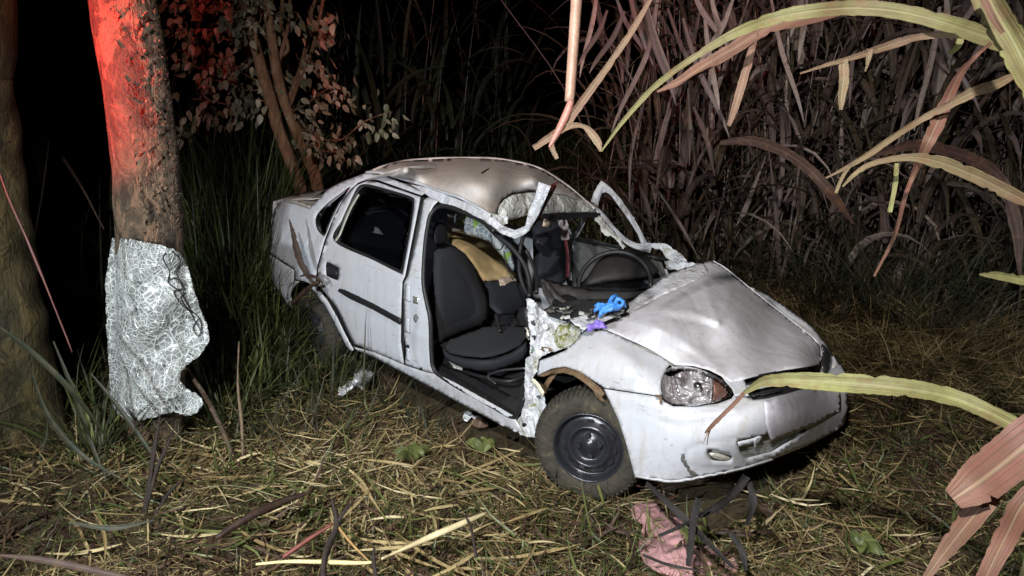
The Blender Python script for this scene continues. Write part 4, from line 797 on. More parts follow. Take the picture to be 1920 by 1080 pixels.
wheel('rear_wheel', tuple(Vector(PA(583,622,'y',-.73))-Vector((0,-.06,0))), (0.06,-1,.06), 'dark rear wheel half hidden in the grass')
def simple_wheel(c):
    lathe('far_wheel', [(0,.05),(.16,.06),(.17,.085),(.25,.085),(.281,.03),(.281,-.03),(.25,-.085),(0,-.08)], TYRE, car, Matrix.Translation(Vector(c)) @ Vector((0,1,0)).to_track_quat('X','Z').to_matrix().to_4x4(), 32)
simple_wheel((-2.45,.64,.25)); simple_wheel((0.02,.64,.22))
panel('arch_brown_mud', [(1004,720),(1018,722),(1030,705),(1045,700),(1030,720),(1022,740),(1016,760),(1010,750)], off(HP, .06), RUST, car, step=5, dent=.03, dscale=12)

# ------------------------------------------------------------------ loose things in and on the car
TC = TPS([(840,434,'y',.05),(865,470,'x',-1.45),(906,526,'x',-1.30),(966,522,'y',.15),(930,460,'y',.30),(870,430,'y',.2)])
o = panel('folded_cloth', [(838,432),(855,434),(880,442),(905,446),(930,462),(950,488),(962,505),(970,522),(952,524),(930,526),(906,527),(888,498),(868,472),(842,455)], TC, CLOTH_TAN, step=5, dent=.02, dscale=7, bulge=.05, bw=12, thick=.01, crease=[([(850,440),(900,480),(960,515)], .02, 6), ([(880,445),(920,500)], -.02, 5)])
tag(o, 'crumpled tan cloth draped behind the near front seat inside the car', 'cloth')
PC = TPS([(838,400,'y',-.12),(918,424,'y',-.12),(966,500,'y',-.15),(840,434,'y',-.10),(900,440,'y',-.16)])
o = panel('patterned_cloth', [(838,400),(860,400),(890,408),(918,424),(940,450),(960,470),(966,500),(962,510),(940,480),(920,455),(895,446),(860,436),(840,434)], PC, PATTERN, step=5, dent=.03, dscale=7, bulge=.05, bw=12, thick=.01)
tag(o, 'white and green patterned cloth bundle under the car roof', 'cloth')
o = panel('paper_wad', [(935,522),(950,518),(966,520),(970,528),(955,533),(938,536)], off(TC, -.12), simple('red_white_paper', (.45,.36,.28), .8, 0, .5, 30, .6), step=3, dent=.02, dscale=20)
tag(o, 'small crumpled pale wad with red streaks below the tan cloth', 'paper')
# gloves: palm and five fingers, crumpled
def glove(name, uv, size, mat, label, t0, fingers, palm):
    Pz = lambda u, v, e=0: PT(u, v, t0+e)
    V, F = [], []
    def add(path, rad, seg=8):
        q = catmull(np.c_[np.array([PT(u, v, t0-e) for u, v, e in path]), np.array(rad)], False, 4)
        v_, f_ = tube_data(q[:, :3], q[:, 3], seg, True, .45); b = len(V); V.extend(v_); F.extend([tuple(i+b for i in f) for f in f_])
    add(palm[0], palm[1], 12)
    for f in fingers: add(f, [.012, .0105, .0095, .005])
    o = link(name, V, F, mat, None, True)
    m = o.modifiers.new('remesh', 'REMESH'); m.mode = 'VOXEL'; m.voxel_size = .0045; m.use_smooth_shade = True
    s = o.modifiers.new('smooth', 'SMOOTH'); s.iterations = 2
    tx = bpy.data.textures.new(name+'_wrinkle', 'CLOUDS'); tx.noise_scale = .02; dm = o.modifiers.new('wrinkles', 'DISPLACE'); dm.texture = tx; dm.strength = .012; dm.texture_coords = 'GLOBAL'
    return tag(o, label, 'glove')
GB = simple('blue_nitrile', (.05,.22,.62), .4, 0, .3, 60, .3); GP = simple('purple_nitrile', (.20,.13,.50), .45, 0, .3, 60, .3)
glove('rubber_glove', None, 1, GB, 'bright blue disposable glove crumpled on the scuttle under the bonnet edge', 3.60,
    [[(1140,576,.01),(1130,571,.03),(1121,571,.03),(1114,574,.01)], [(1143,572,.01),(1146,561,.04),(1152,555,.04),(1158,553,.01)], [(1152,572,.01),(1159,561,.03),(1168,566,.03),(1173,577,.01)], [(1130,580,.01),(1122,578,.03),(1117,581,.03),(1114,585,.01)],
     [(1135,582,.01),(1128,585,.02),(1126,590,.02),(1124,597,.01)], [(1158,575,.01),(1164,574,.03),(1168,572,.03),(1172,572,.02)]],
    ([(1124,584,.0),(1138,580,.02),(1150,576,.02),(1164,578,.0)], [.012,.019,.021,.012]))
glove('rubber_glove', None, 1, GP, 'purple disposable glove lying flat at the wing and bonnet corner', 3.56,
    [[(1112,614,.01),(1106,616,.02),(1103,618,.02),(1100,620,.01)], [(1118,610,.01),(1122,605,.02),(1128,605,.02),(1134,606,.01)], [(1124,612,.01),(1130,612,.02),(1134,614,.02),(1138,613,.01)],
     [(1116,609,.01),(1118,604,.02),(1121,602,.02),(1123,604,.01)], [(1108,612,.01),(1104,611,.02),(1103,613,.02),(1101,614,.01)]],
    ([(1106,616,.0),(1115,612,.01),(1124,610,.01),(1132,611,.0)], [.008,.015,.016,.008]))
o = tag(leafstrip('dried_leaf', [PT(u, v, t) for u, v, t in [(542,411,4.9),(550,440,4.88),(560,480,4.86),(577,517,4.84),(592,533,4.82)]], [.006,.03,.045,.034,.012], BROWN, .02, seed=3, flut=.1), 'curled dead brown leaf standing on the rear wheel arch', 'leaf')
o = tube('dry_twig', [PT(598,528,4.80), PT(585,535,4.82), PT(570,548,4.9), PT(547,570,5.0)], [.014,.012,.018,.008], BROWN); tag(o, 'dark brown twig jammed across the rear wheel arch', 'twig')
o = tube('dry_twig', [PT(562,518,4.85), PT(575,516,4.84), PT(592,520,4.82), PT(604,530,4.82), PT(603,540,4.82)], [.004,.010,.010,.006,.003], BROWN); tag(o, 'short forked brown twig end above the rear wheel arch lip', 'twig')

# ================================================================== TREES
def trunk_obj(name, base, pts, mat, parent, seg=40, wob=.16):
    P = []; r = []
    for u, v, rp, bk in pts:
        q_ = PV(u, v, base, bk); t = np.dot(q_-CAM, CF); P.append(q_); r.append(rp*t/FPX)
    P.append(P[-1]+np.array([.25, .15, 5.0])); r.append(r[-1]*.7)
    q = catmull(np.c_[np.array(P), np.array(r)], False, 14)
    V, F = tube_data(q[:, :3], q[:, 3], seg, True, wob)
    return link(name, V, F, mat, parent)
tb = PA(290,862,'z',-.03); tb = tb+FH*.16
t1 = empty('tree', (tb[0], tb[1], -.05), 'brown barked tree trunk with glass sheet wrapped round it left of car', 'tree')
tr1 = trunk_obj('trunk', tb, [(292,905,66,0),(292,870,58,0),(292,800,51,0),(288,600,55,0),(280,440,58,0),(273,300,58,0),(254,150,58,0),(231,0,59,0),(205,-160,60,0),(180,-420,55,0)], BARK, t1, 56, .05)
# flakes of lifting bark
rr = np.random.default_rng(4); V = []; F = []
for i in range(420):
    v_ = rr.uniform(-10,440); cu = np.interp(v_, [0,150,300,440], [231,254,273,280]); an = rr.uniform(-1.45,1.45)
    u_ = cu+58*math.sin(an); q0 = PV(u_, v_, tb, -.163*math.cos(an)*1.0)
    L = rr.uniform(.012,.045); W_ = rr.uniform(.005,.016); nrm = -FH*math.cos(an)+np.array([CR[0],CR[1],0])*math.sin(an)
    tg = np.cross(nrm, [0,0,1.]); tg /= np.linalg.norm(tg); b0 = len(V); lift = rr.uniform(.002,.008); rot_ = rr.uniform(-.7,.7)
    up = np.array([0,0,1.])*math.cos(rot_)+tg*math.sin(rot_); sd = np.cross(up, nrm)
    q0 = q0+nrm*.004
    V += [q0-sd*W_*.5, q0+sd*W_*.5, q0+sd*W_*.35+up*L+nrm*lift, q0-sd*W_*.4+up*L*.8+nrm*lift, q0+sd*W_*.3+up*L*.9-nrm*.006, q0-sd*W_*.3+up*L*.7-nrm*.006]
    F += [(b0,b0+1,b0+2,b0+3), (b0+3,b0+2,b0+4,b0+5)]
link('bark_flake', V, F, BARK, t1, False)['kind'] = 'stuff'
# the glass sheet
gm = PV(290,600,tb,-.275)
def GS(u, v):
    x = (np.asarray(u)-288)/58.
    t0 = np.dot(gm-CAM, FH)/(ray(u, v)@FH)
    c = .17*(1-np.sqrt(np.clip(1-np.clip(x, -1.25, 1.05)**2*.62, .0, 1)))
    return t0+c*1.1+.03*np.sin(np.asarray(v)*.021+x)+.02*np.sin(np.asarray(v)*.05+2*x)
o = panel('windscreen_sheet', [(211,448),(225,447),(245,449),(275,454),(305,461),(325,468),(340,478),(350,496),(356,515),(362,540),(370,560),(378,585),(386,605),(391,625),(392,636),(385,652),(372,668),(352,682),(340,698),(337,712),(350,728),(365,737),(377,745),(380,752),(378,762),(368,774),(352,780),(338,777),(325,771),(310,776),(295,780),(280,784),(262,790),(245,791),(232,785),(218,776),(209,762),(206,735),(205,700),(203,660),(200,620),(198,560),(198,528),(203,490),(207,462)],
    GS, CRAZED, step=5, thick=.005, dent=.012, dscale=7, jag=.9, crease=[([(225,540),(260,560),(310,600),(330,640)], .02, 7), ([(215,460),(213,560),(225,700)], -.02, 8), ([(340,560),(300,650),(270,740)], -.022, 9), ([(310,480),(330,540),(372,600)], .02, 8)])
tag(o, 'crazed and folded sheet of shattered windscreen glass wrapped round the tree trunk', 'glass sheet')
for pth in [[(310,474),(306,486),(318,508),(316,530),(335,545),(352,570),(365,600),(380,625)], [(322,470),(338,488),(330,510),(345,540),(340,560),(360,590)], [(318,525),(330,522),(342,540),(326,548),(345,575),(368,590),(378,610),(372,630),(362,615),(372,598)]]:
    o = tube('torn_seal', [PT(u, v, float(GS(np.array(u), np.array(v)))-.02) for u, v in pth], .003, BLACK, None, 6)
    tag(o, {8: 'longest black seal thread trailing down the right edge of the shattered glass', 6: 'short inner black seal thread on the upper right of the glass sheet', 10: 'tangled looping black seal thread on the right bulge of the glass'}[len(pth)], 'seal strip')
# left mossy tree
lb = PA(20,900,'z',.0); lb = lb+FH*.3
t2 = empty('tree', (lb[0], lb[1], 0), 'thick mossy dark tree trunk cut by the left edge of the photo', 'tree')
trunk_obj('trunk', lb, [(10,1010,240,0),(5,930,185,0),(-5,850,140,0),(-15,760,112,0),(-30,650,108,0),(-50,500,102,0),(-65,350,96,0),(-80,150,92,0),(-90,-200,90,0)], MOSS, t2, 48, .10)

# small two stemmed tree behind the boot
sb = PT(585,420,7.6); sb[2] = float(gz(sb[0], sb[1]))
t3 = empty('small_tree', (sb[0], sb[1], sb[2]), 'slender two stemmed leafy tree behind the boot of the car', 'tree')
stems = [[(595,520,14),(575,420,12.5),(562,350,11.5),(527,255,11),(508,190,11),(488,120,10),(470,50,9),(452,-30,8)],
         [(620,520,13),(605,420,11.5),(592,335,11),(562,260,10),(535,195,9.5),(518,130,9),(508,60,8),(498,-30,7)],
         [(536,200,4.5),(548,170,4.2),(566,120,4),(578,70,3.8),(584,20,3.5),(592,-30,3)], [(542,205,3.8),(556,165,3.5),(580,110,3.3),(595,55,3),(606,0,2.8),(612,-30,2.6)],
         [(520,110,4),(540,90,3.5),(526,40,3.2),(530,-30,3)], [(545,-20,3),(540,50,3.2),(525,110,3.5),(520,150,4)]]
for i, s in enumerate(stems):
    P = [PV(u, v, sb, -.02*k_) for k_, (u, v, r_) in enumerate(s)]; rr_ = [r_*7.6/FPX for _, _, r_ in s]
    P.append(P[-1]+(P[-1]-P[-2])*.6+np.array([0, 0, 1.2])); rr_.append(rr_[-1]*.4)
    tube('stem' if i < 2 else 'branch', P, rr_, STEM, t3, 12, 6, .15)
def leafmesh(k):
    V = []; L = 1.0; r = np.random.default_rng(k); cu = r.uniform(.1,.5); S = 6; fd = r.uniform(.1,.3)
    for i in range(S+1):
        s = i/S; w_ = .27*math.sin(math.pi*min(s**.75,1))**.8+.005; z = -cu*s*s
        V += [(s,-w_,z+fd*w_), (s,0,z), (s,w_,z+fd*w_)]
    V = np.array(V); me = bpy.data.meshes.new('leaf'); F = grid_faces(1, S, 3)
    me.from_pydata(V.tolist(), [], F.tolist()); a_ = me.attributes.new('tint', 'FLOAT', 'POINT'); a_.data.foreach_set('value', np.full(len(V), r.uniform(.1,1)).astype(np.float32))
    me.materials.append(ROSE); me.polygons.foreach_set('use_smooth', [True]*len(me.polygons)); return me
LM = [leafmesh(k) for k in range(8)]
random.seed(11)
twigs = [[(470,60),(430,75),(390,55),(350,60),(315,70)], [(485,110),(450,125),(420,110),(370,90),(330,95)], [(500,160),(460,140),(420,120),(380,130),(345,110)], [(495,165),(470,170),(440,160),(400,150),(380,160)],
    [(500,190),(460,185),(430,195),(395,190),(360,185)], [(490,200),(450,200),(410,215),(375,230),(335,235)], [(460,30),(420,15),(380,20),(340,10),(305,25)], [(470,50),(440,30),(400,0),(360,-15)], [(475,60),(490,30),(470,0),(460,-20)],
    [(505,80),(480,50),(450,40),(420,40)], [(560,110),(590,120),(606,130)], [(578,70),(600,55),(625,60)], [(590,30),(610,40),(620,25)], [(545,210),(575,195),(600,175),(620,165)], [(620,165),(632,165),(642,172)],
    [(550,215),(570,245),(600,262),(640,260)], [(555,235),(590,275),(625,285),(650,275)], [(600,262),(640,262),(680,230),(715,215),(735,210)], [(560,240),(585,250),(610,270)], [(500,30),(540,20),(560,25)], [(452,0),(410,-5),(370,5),(320,-10)], [(520,150),(545,145),(580,150)]]
cand = []
for i, tw in enumerate(twigs):
    bk = random.uniform(-.9,.1)
    P = [PV(u, v, sb, bk*k_/len(tw)) for k_, (u, v) in enumerate(tw)]
    tube('twig', P, [.012]+[.007]*(len(P)-2)+[.003], STEM, t3, 6, 5)
    Q = catmull(np.array(P), False, 8); L = len(Q)
    for j in range(2, L, 1):
        for sgn in (-1, 1, -1):
            if random.random() < .05: continue
            p_ = Q[j]+np.array([random.gauss(0,.07), random.gauss(0,.07), random.gauss(-.02,.075)]); sz = random.uniform(.06,.115)
            d = (Q[min(j+1, L-1)]-Q[j-1]); d = Vector(d).normalized()
            side = d.cross(Vector((0,0,1))).normalized()*sgn
            dr = (d*random.uniform(-.1,.7)+side*random.uniform(.1,.7)+Vector((random.uniform(-.3,.3), random.uniform(-.3,.3), -random.uniform(.35,1.2)))).normalized()
            cand.append((p_, dr, sz, random.uniform(-2.2,2.2))); continue
random.shuffle(cand); bulk = bmesh.new()
for k, (p_, dr, sz, ro) in enumerate(cand[:900]):
    mt = Matrix.Translation(Vector(p_)) @ dr.to_track_quat('X', 'Z').to_matrix().to_4x4() @ Matrix.Rotation(ro, 4, 'X') @ Matrix.Scale(sz, 4)
    if k < 295:
        lf = bpy.data.objects.new('leaf', random.choice(LM)); col.objects.link(lf); lf.parent = t3
        lf.matrix_parent_inverse = Matrix.Translation(-Vector(t3.location)); lf.matrix_basis = mt
    else:
        b0 = len(bulk.verts); bulk.from_mesh(LM[k % 8]); bulk.verts.ensure_lookup_table()
        for v_ in bulk.verts[b0:]: v_.co = mt @ v_.co
bm_ = bpy.data.meshes.new('leaf_mass'); bulk.to_mesh(bm_); bulk.free(); bm_.materials.clear()
finish('leaf_mass', bm_, ROSE, t3)['kind'] = 'stuff'

# ================================================================== VEGETATION
def polar(N, r0, r1, a0, a1, pw=1.0):
    """points round the place where the photographer stands; angle from the view direction, right positive"""
    r = (r0**pw+(r1**pw-r0**pw)*rng.random(N))**(1/pw); a = R(a0)+(R(a1)-R(a0))*rng.random(N)
    base = math.atan2(FH[1], FH[0]); an = base-a
    return CAM[0]+r*np.cos(an), CAM[1]+r*np.sin(an)
def incar(x, y): return (x > -3.2) & (x < .72) & (y > -.72) & (y < .72)
def litter(name, N, rr_, L, W_, mat, lift, label, cat, S=2, pw=1.0, tintpow=1., ang=(-46,46), leanm=1.5, leans=.12, curls=.5, fold=False, patch=.0, seed=0., dirn=.0):
    x, y = polar(N, rr_[0], rr_[1], ang[0], ang[1], pw)
    k = ~incar(x, y); x, y = x[k], y[k]
    pn = np.sin(x*2.3+1.7*np.sin(y*1.9+seed))+np.sin(y*3.1+1.3*np.sin(x*2.7-seed))+.6*np.sin(x*6.1+y*4.3+seed)
    k = rng.random(len(x)) < np.clip(1-patch+patch*(.5+.45*pn), .03, 1); x, y = x[k], y[k]; N = len(x)
    # patchy tint
    pt = .5+.5*np.sin(x*1.9+.7*np.sin(y*2.3))*np.cos(y*1.6+x*.8)
    tint = np.clip(rng.random(N)**tintpow*.8+.2*pt, 0, 1)
    z = gz(x, y)+rng.random(N)**1.6*lift+.004
    az = rng.random(N)*2*math.pi
    if dirn:
        fl = 1.5*np.sin(x*1.3+seed)+1.5*np.cos(y*1.1-seed)+rng.normal(0, .6, N)
        az = np.where(rng.random(N) < dirn, fl+math.pi*(rng.random(N) < .5), az)
    return tag(blades(name, np.c_[x, y, z], az, rng.normal(leanm, leans, N), rng.normal(0, curls, N), rng.uniform(L[0], L[1], N)*(.6+.8*rng.random(N)), rng.uniform(W_[0], W_[1], N), mat, S, None, tint, rng.normal(0, .8, N), fold, kink=rng.normal(0,.35,N)), label, cat, kind='stuff')
litter('straw_litter', 120000, (2.2,9), (.03,.13), (.003,.007), STRAW, .04, 'fine dry straw litter covering the ground round the car', 'straw', pw=.8, tintpow=.95, patch=.55, dirn=.4)
litter('dead_leaf_litter', 15000, (2.2,7.5), (.12,.34), (.005,.014), STRAW, .09, 'long pale dead grass leaves strewn over the straw', 'dead leaves', S=5, curls=.6, tintpow=.8, leanm=1.55, leans=.10, fold=True, patch=.85, seed=1., dirn=.7)
litter('dark_leaf_litter', 24000, (2.2,11), (.08,.3), (.006,.018), BROWN, .05, 'dark rotten brown leaves mixed into the straw', 'dead leaves', S=4, curls=.8, patch=.7, seed=3.)
litter('olive_leaf_litter', 12000, (2.2,8), (.08,.34), (.005,.016), GREEN, .08, 'withering olive grass leaves mixed into the straw', 'dead leaves', S=5, curls=.6, leanm=1.45, leans=.2, fold=True, patch=.9, seed=2., dirn=.5)
litter('green_grass', 16000, (2.3,7.5), (.05,.17), (.003,.008), GREEN, .02, 'low green grass growing through the straw', 'grass', S=4, leanm=.9, leans=.35, curls=.9, patch=.95, seed=4.)
litter('low_weeds', 5000, (4.0,9), (.15,.5), (.005,.014), DARKG, .02, 'loose dark green weeds round the wreck', 'grass', S=5, leanm=.7, leans=.35, curls=.9, fold=True, patch=.8, seed=5., ang=(-46,2))

def tussock(name, c, N, Hr, spread, lean, mat, label, cat, width=(.008,.022), group=None, curl=(.6,.5), stalks=0, tint=None, zh=None, stalkh=(1.6,2.6)):
    root = empty(name, (c[0], c[1], float(gz(np.array(c[0]), np.array(c[1])))), label, cat, group)
    r = spread*np.sqrt(rng.random(N)); a = rng.random(N)*2*math.pi
    x = c[0]+r*np.cos(a); y = c[1]+r*np.sin(a); L = rng.uniform(Hr[0], Hr[1], N)
    az = a+rng.normal(0, .7, N)
    o = blades('leaf_mass', np.c_[x, y, gz(x, y)+rng.random(N)**1.1*(zh or .03)], az, np.abs(rng.normal(lean, .18, N)), np.abs(rng.normal(curl[0], curl[1], N)), L, rng.uniform(*width, N), mat, 8, root, rng.random(N) if tint is None else np.clip(rng.normal(*tint, N), 0, 1), rng.normal(0,.5,N), True)
    o['kind'] = 'stuff'
    for i in range(stalks):
        a_ = random.uniform(0, 6.28); rr_ = spread*.8*math.sqrt(random.random()); bx, by = c[0]+rr_*math.cos(a_), c[1]+rr_*math.sin(a_)
        h = random.uniform(*stalkh); lx, ly = random.gauss(0,.12)*h, random.gauss(0,.12)*h
        P = [(bx+lx*s*s, by+ly*s*s, float(gz(np.array(bx), np.array(by)))+h*s) for s in (0,.35,.7,1)]
        q = catmull(np.array(P), False, 4); V, F = tube_data(q, np.linspace(.011,.005,len(q)), 5)
        F = [f for f in F if len(f) == 4]
        ob = quads('stalk', np.array(V), np.array(F), PURP, root, np.full(len(V), random.uniform(.45,1)))
    return root
def at(u, v, t): p = PT(u, v, t); return (p[0], p[1])
# green tall grass between the trees and behind the boot (left)
i = 0
for u, t, hr, N, m in [(395,5.4,(.6,1.3),170,'g'), (455,6.0,(.7,1.5),190,'g'), (440,7.2,(1.0,2.0),200,'g'), (360,6.5,(.8,1.7),180,'g'), (520,8.2,(1.0,2.2),160,'g'), (150,5.6,(.8,1.7),130,'d'), (80,6.3,(1.0,2.2),120,'d'), (230,7.5,(1.0,2.4),150,'d'), (480,5.2,(.35,.8),140,'g'), (560,4.95,(.15,.42),120,'g'), (600,5.0,(.10,.22),60,'g'), (520,5.6,(.4,1.0),150,'g'), (415,4.6,(.25,.6),110,'g')]:
    tussock('tall_grass', at(u, 500, t), int(N*2.0), hr, .35, .22, GREEN if m == 'g' else DARKG,
        ['green grass tussock just right of the wrapped trunk', 'green grass tussock beside the rear bumper', 'tall green grass tussock behind the rear bumper', 'tall green grass tussock behind the wrapped trunk', 'tall grass tussock at the foot of the slender tree', 'dark grass tussock between the two big trunks', 'dark tall grass beside the mossy trunk', 'dark tall grass far behind between the trunks', 'short green grass tussock left of the rear wheel', 'green grass tussock in front of the rear wheel', 'low grass tuft at the foot of the rear wheel arch', 'tall grass tussock touching the rear bumper', 'short grass tussock right of the glass sheet foot'][i], 'grass', (.007,.021), 'grass tussocks left of the car', tint=(.3,.25)); i += 1
# purple cane behind (centre left) and right clumps
spots = [(640,9.3,60,10,'cane clump right behind the slender tree',.3), (720,9.8,80,12,'dark cane clump above the car roof rear',.3), (820,10.5,80,8,'dark cane clump above the middle of the roof',.2), (930,12.5,70,5,'faint cane clump far behind the roof',.15),
    (1195,8.6,120,16,'cane clump left of the far door frame gap',.38), (1290,7.9,170,26,'cane clump behind the raised far door frame',.6), (1390,8.0,190,30,'dense cane clump behind the bonnet peak',.6), (1490,7.6,190,30,'dense cane clump above the bonnet',.6),
    (1590,8.0,190,30,'dense cane clump above the far wing',.6), (1690,7.4,190,28,'cane clump above the straw heap right of the car',.55), (1800,7.7,190,28,'cane clump in the upper right',.55), (1900,7.2,190,26,'cane clump at the right edge',.5), (1450,10.5,150,24,'further cane clump behind the bonnet',.5), (1700,10.6,150,20,'further cane clump at the right',.5), (1980,9.6,120,14,'cane clump just past the right edge of the photo',.5), (540,10.5,60,8,'dark cane clump behind the slender tree stems',.4), (330,9.8,60,8,'dark cane clump left of the slender tree',.4)]
for u, t, N, st, lab, tm in spots:
    tussock('cane_clump', at(u, 400, t), int(N*.95), (.6,1.9), .6, .28, PURP if u > 1150 else DARKG, lab, 'cane', (.03,.10), 'cane clumps behind the car', (1.6,1.0), int(st*.5), (tm-.05,.30), zh=2.6, stalkh=(2.2,3.6))
# low arching leaves and dry litter heaps on the right
for u, t, lab in [(1330,7.0,'dry grass heap behind the bonnet peak'), (1480,6.6,'dry grass heap right behind the far wing'), (1650,6.9,'big dry straw heap under the canes at the right'), (1800,6.4,'dry grass heap at the right'), (1560,6.0,'low dry grass heap beside the far wing'), (1880,7.2,'dry grass heap at the right edge'), (1700,5.4,'scattered dry grass heap right of the car nose'), (1850,5.6,'dry grass heap low at the right edge')]:
    c = at(u, 520, t)
    tussock('dry_grass_heap', c, 420, (.25,.8), .5, .9, STRAW, lab, 'dry grass', (.004,.010), 'dry grass heaps behind the car', (.9,.5), tint=(.35,.2))
    tussock('low_cane_grass', at(u+40, 500, t+.7), 150, (.6,1.4), .45, .45, DARKG, lab.replace('dry grass heap', 'dark arching cane grass').replace('low dry', 'low dark').replace('big dry straw heap', 'dark arching cane grass'), 'grass', (.008,.02), 'dark arching grass under the canes', (1.0,.4), tint=(.6,.25))
litter('far_straw', 26000, (5.5,13), (.08,.35), (.004,.010), STRAW, .10, 'dim dry straw and leaves under the canes behind the car', 'straw', S=3, ang=(-5,46), leanm=1.3, leans=.4, tintpow=2.6, patch=.8, seed=6.)
litter('far_undergrowth', 16000, (8,22), (.2,.9), (.006,.02), GREEN, .5, 'faint green undergrowth in the dark behind the car', 'undergrowth', S=4, ang=(-40,40), leanm=.8, leans=.4)

# arching purple leaves at mid distance
for pts, wd, tn, lab in [([(1350,268,5.2),(1410,264,5.2),(1470,285,5.2),(1520,320,5.2),(1560,365,5.2),(1600,420,5.3)], .07, .02, 'broad dark purple leaf arching behind the bonnet peak'),
    ([(1640,290,5.4),(1720,272,5.4),(1800,290,5.4),(1870,330,5.4),(1905,420,5.4),(1912,520,5.4)], .08, .02, 'broad dark purple leaf arching at the right edge'),
    ([(1290,165,6.5),(1295,250,6.5),(1305,320,6.6)], .04, .3, 'narrow hanging leaf above the raised door frame'), ([(1300,200,6.4),(1325,260,6.4),(1340,330,6.4)], .045, .1, 'second narrow hanging leaf above the raised door frame'),
    ([(1225,345,6.5),(1275,420,6.5),(1310,485,6.5)], .03, .55, 'long grey green blade leaning beside the far door frame'), ([(1180,380,6.6),(1182,300,6.6),(1196,230,6.6),(1215,170,6.6)], .03, .5, 'upright blade just right of the door frame peak')]:
    o = leafstrip('cane_leaf', [PT(u, v, t) for u, v, t in pts], [wd*.4]+[wd]*(len(pts)-2)+[wd*.2], DPURP if tn < .15 else PURP, .3 if tn < .15 else tn, seed=len(lab), flut=.04); tag(o, lab, 'leaf', 'arching cane leaves')

# foreground cane leaves (close to the photographer)
def fg(name, pts, mat, tint, lab, cat='leaf', grp='cane leaves hanging in front of the camera', fold=.18, flut=.03, twist=.25, seed=1):
    P = [PT(p[0], p[1], p[3]) for p in pts]; W_ = [p[2]*p[3]/FPX for p in pts]
    return tag(leafstrip(name, P, W_, mat, tint, seed=seed, fold=fold, flut=flut, twist=twist), lab, cat, grp)
fg('cane_leaf', [(1985,115,40,1.9),(1920,92,38,1.9),(1840,66,34,1.9),(1760,40,30,1.9),(1680,22,28,1.95),(1600,16,28,2.0),(1520,22,26,2.0),(1450,36,24,2.05),(1380,62,18,2.05),(1300,108,12,2.1),(1230,160,11,2.1),(1170,225,8,2.1),(1127,284,3,2.1)], CANE, .82, 'longest pale green leaf arching over the whole upper right', seed=1)
fg('cane_leaf', [(1680,-25,20,2.2),(1600,8,22,2.2),(1520,32,24,2.2),(1440,52,24,2.2),(1370,95,24,2.2),(1310,130,22,2.2),(1275,152,16,2.2),(1232,172,4,2.2)], CANE, .22, 'pinkish brown leaf pointing left below the longest arching leaf', seed=2)
fg('cane_leaf', [(1850,66,18,1.9),(1790,64,14,1.92),(1728,68,13,1.95),(1676,82,16,2.0),(1600,108,10,2.0),(1550,122,7,2.0),(1500,138,3,2.0)], CANE, .45, 'narrow tan leaf splitting off left under the longest leaf', seed=3)
fg('cane_leaf', [(1582,112,15,2.0),(1582,150,18,2.0),(1578,180,14,2.0),(1577,206,6,2.0)], CANE, .58, 'short cream scrap of leaf hanging at the upper right', seed=4)
fg('cane_leaf', [(1632,92,12,2.0),(1628,110,9,2.0),(1622,134,3,2.0)], CANE, .55, 'tiny curled scrap of leaf hanging right of the cream scrap', seed=5)
fg('cane_leaf', [(1420,50,6,2.2),(1408,100,14,2.2),(1394,150,16,2.2),(1380,195,14,2.2),(1366,236,8,2.2)], CANE, .32, 'brown leaf hanging straight down above the bonnet', seed=6)
fg('cane_leaf', [(1845,-20,44,1.6),(1872,30,52,1.6),(1898,75,50,1.6),(1925,130,52,1.6),(1960,200,50,1.6)], CANE, .85, 'broad pale green leaf descending at the top right corner', seed=7, fold=.3)
fg('cane_leaf', [(1835,-20,12,1.55),(1860,30,12,1.55),(1880,62,8,1.55)], CANE, .2, 'thin pink leaf rib in the top right corner', seed=8)
fg('cane_leaf', [(1910,136,8,1.9),(1870,158,18,1.9),(1826,173,20,1.9),(1780,196,15,1.95),(1728,223,13,2.0),(1680,253,12,2.0),(1630,288,12,2.0),(1590,312,8,2.0),(1548,334,3,2.0)], CANE, .55, 'straight tan leaf slanting down left from the right edge', seed=9)
fg('cane_leaf', [(1600,305,4,2.0),(1580,330,7,2.0),(1567,362,6,2.0)], CANE, .6, 'small cream shred at the tip of the slanting tan leaf', seed=10)
fg('cane_leaf', [(1858,80,6,1.9),(1830,105,8,1.9),(1800,138,14,1.95),(1774,192,22,2.0),(1755,235,26,2.0),(1738,272,20,2.0),(1712,330,9,2.1),(1696,373,8,2.1),(1676,446,7,2.2),(1639,518,4,2.3)], CANE, .08, 'pink red leaf hanging diagonally across the slanting leaves', seed=11)
fg('cane_leaf', [(1580,350,3,1.9),(1605,325,9,1.9),(1639,306,10,1.9),(1702,295,14,1.9),(1759,303,24,1.9),(1831,330,26,1.9),(1880,355,26,1.9),(1960,395,24,1.9)], CANE, .62, 'arched tan and green leaf entering from the right edge', seed=12)
fg('cane_leaf', [(1682,306,8,2.0),(1678,345,9,2.0),(1668,398,8,2.0)], CANE, 1.0, 'small bright yellow green strip hanging from the arched leaf', seed=13)
fg('cane_leaf', [(1802,72,12,2.0),(1795,86,13,2.0),(1779,101,9,2.0)], CANE, 1.0, 'short bright yellow green scrap near the top right', seed=14)
fg('cane_leaf', [(1836,514,4,2.2),(1870,516,16,2.2),(1930,528,18,2.2),(1990,540,18,2.2)], CANE, .9, 'pale green leaf tip poking in at the middle right edge', seed=15)
fg('cane_leaf', [(1970,838,30,1.75),(1905,800,30,1.78),(1850,772,30,1.85),(1790,748,32,1.9),(1730,734,34,1.98),(1670,726,36,2.05),(1600,720,36,2.1),(1530,715,32,2.15),(1470,712,26,2.2),(1430,716,18,2.25),(1395,736,7,2.3)], CANE, .92, 'broad yellow green leaf lying across the front of the car', seed=16, fold=.25)
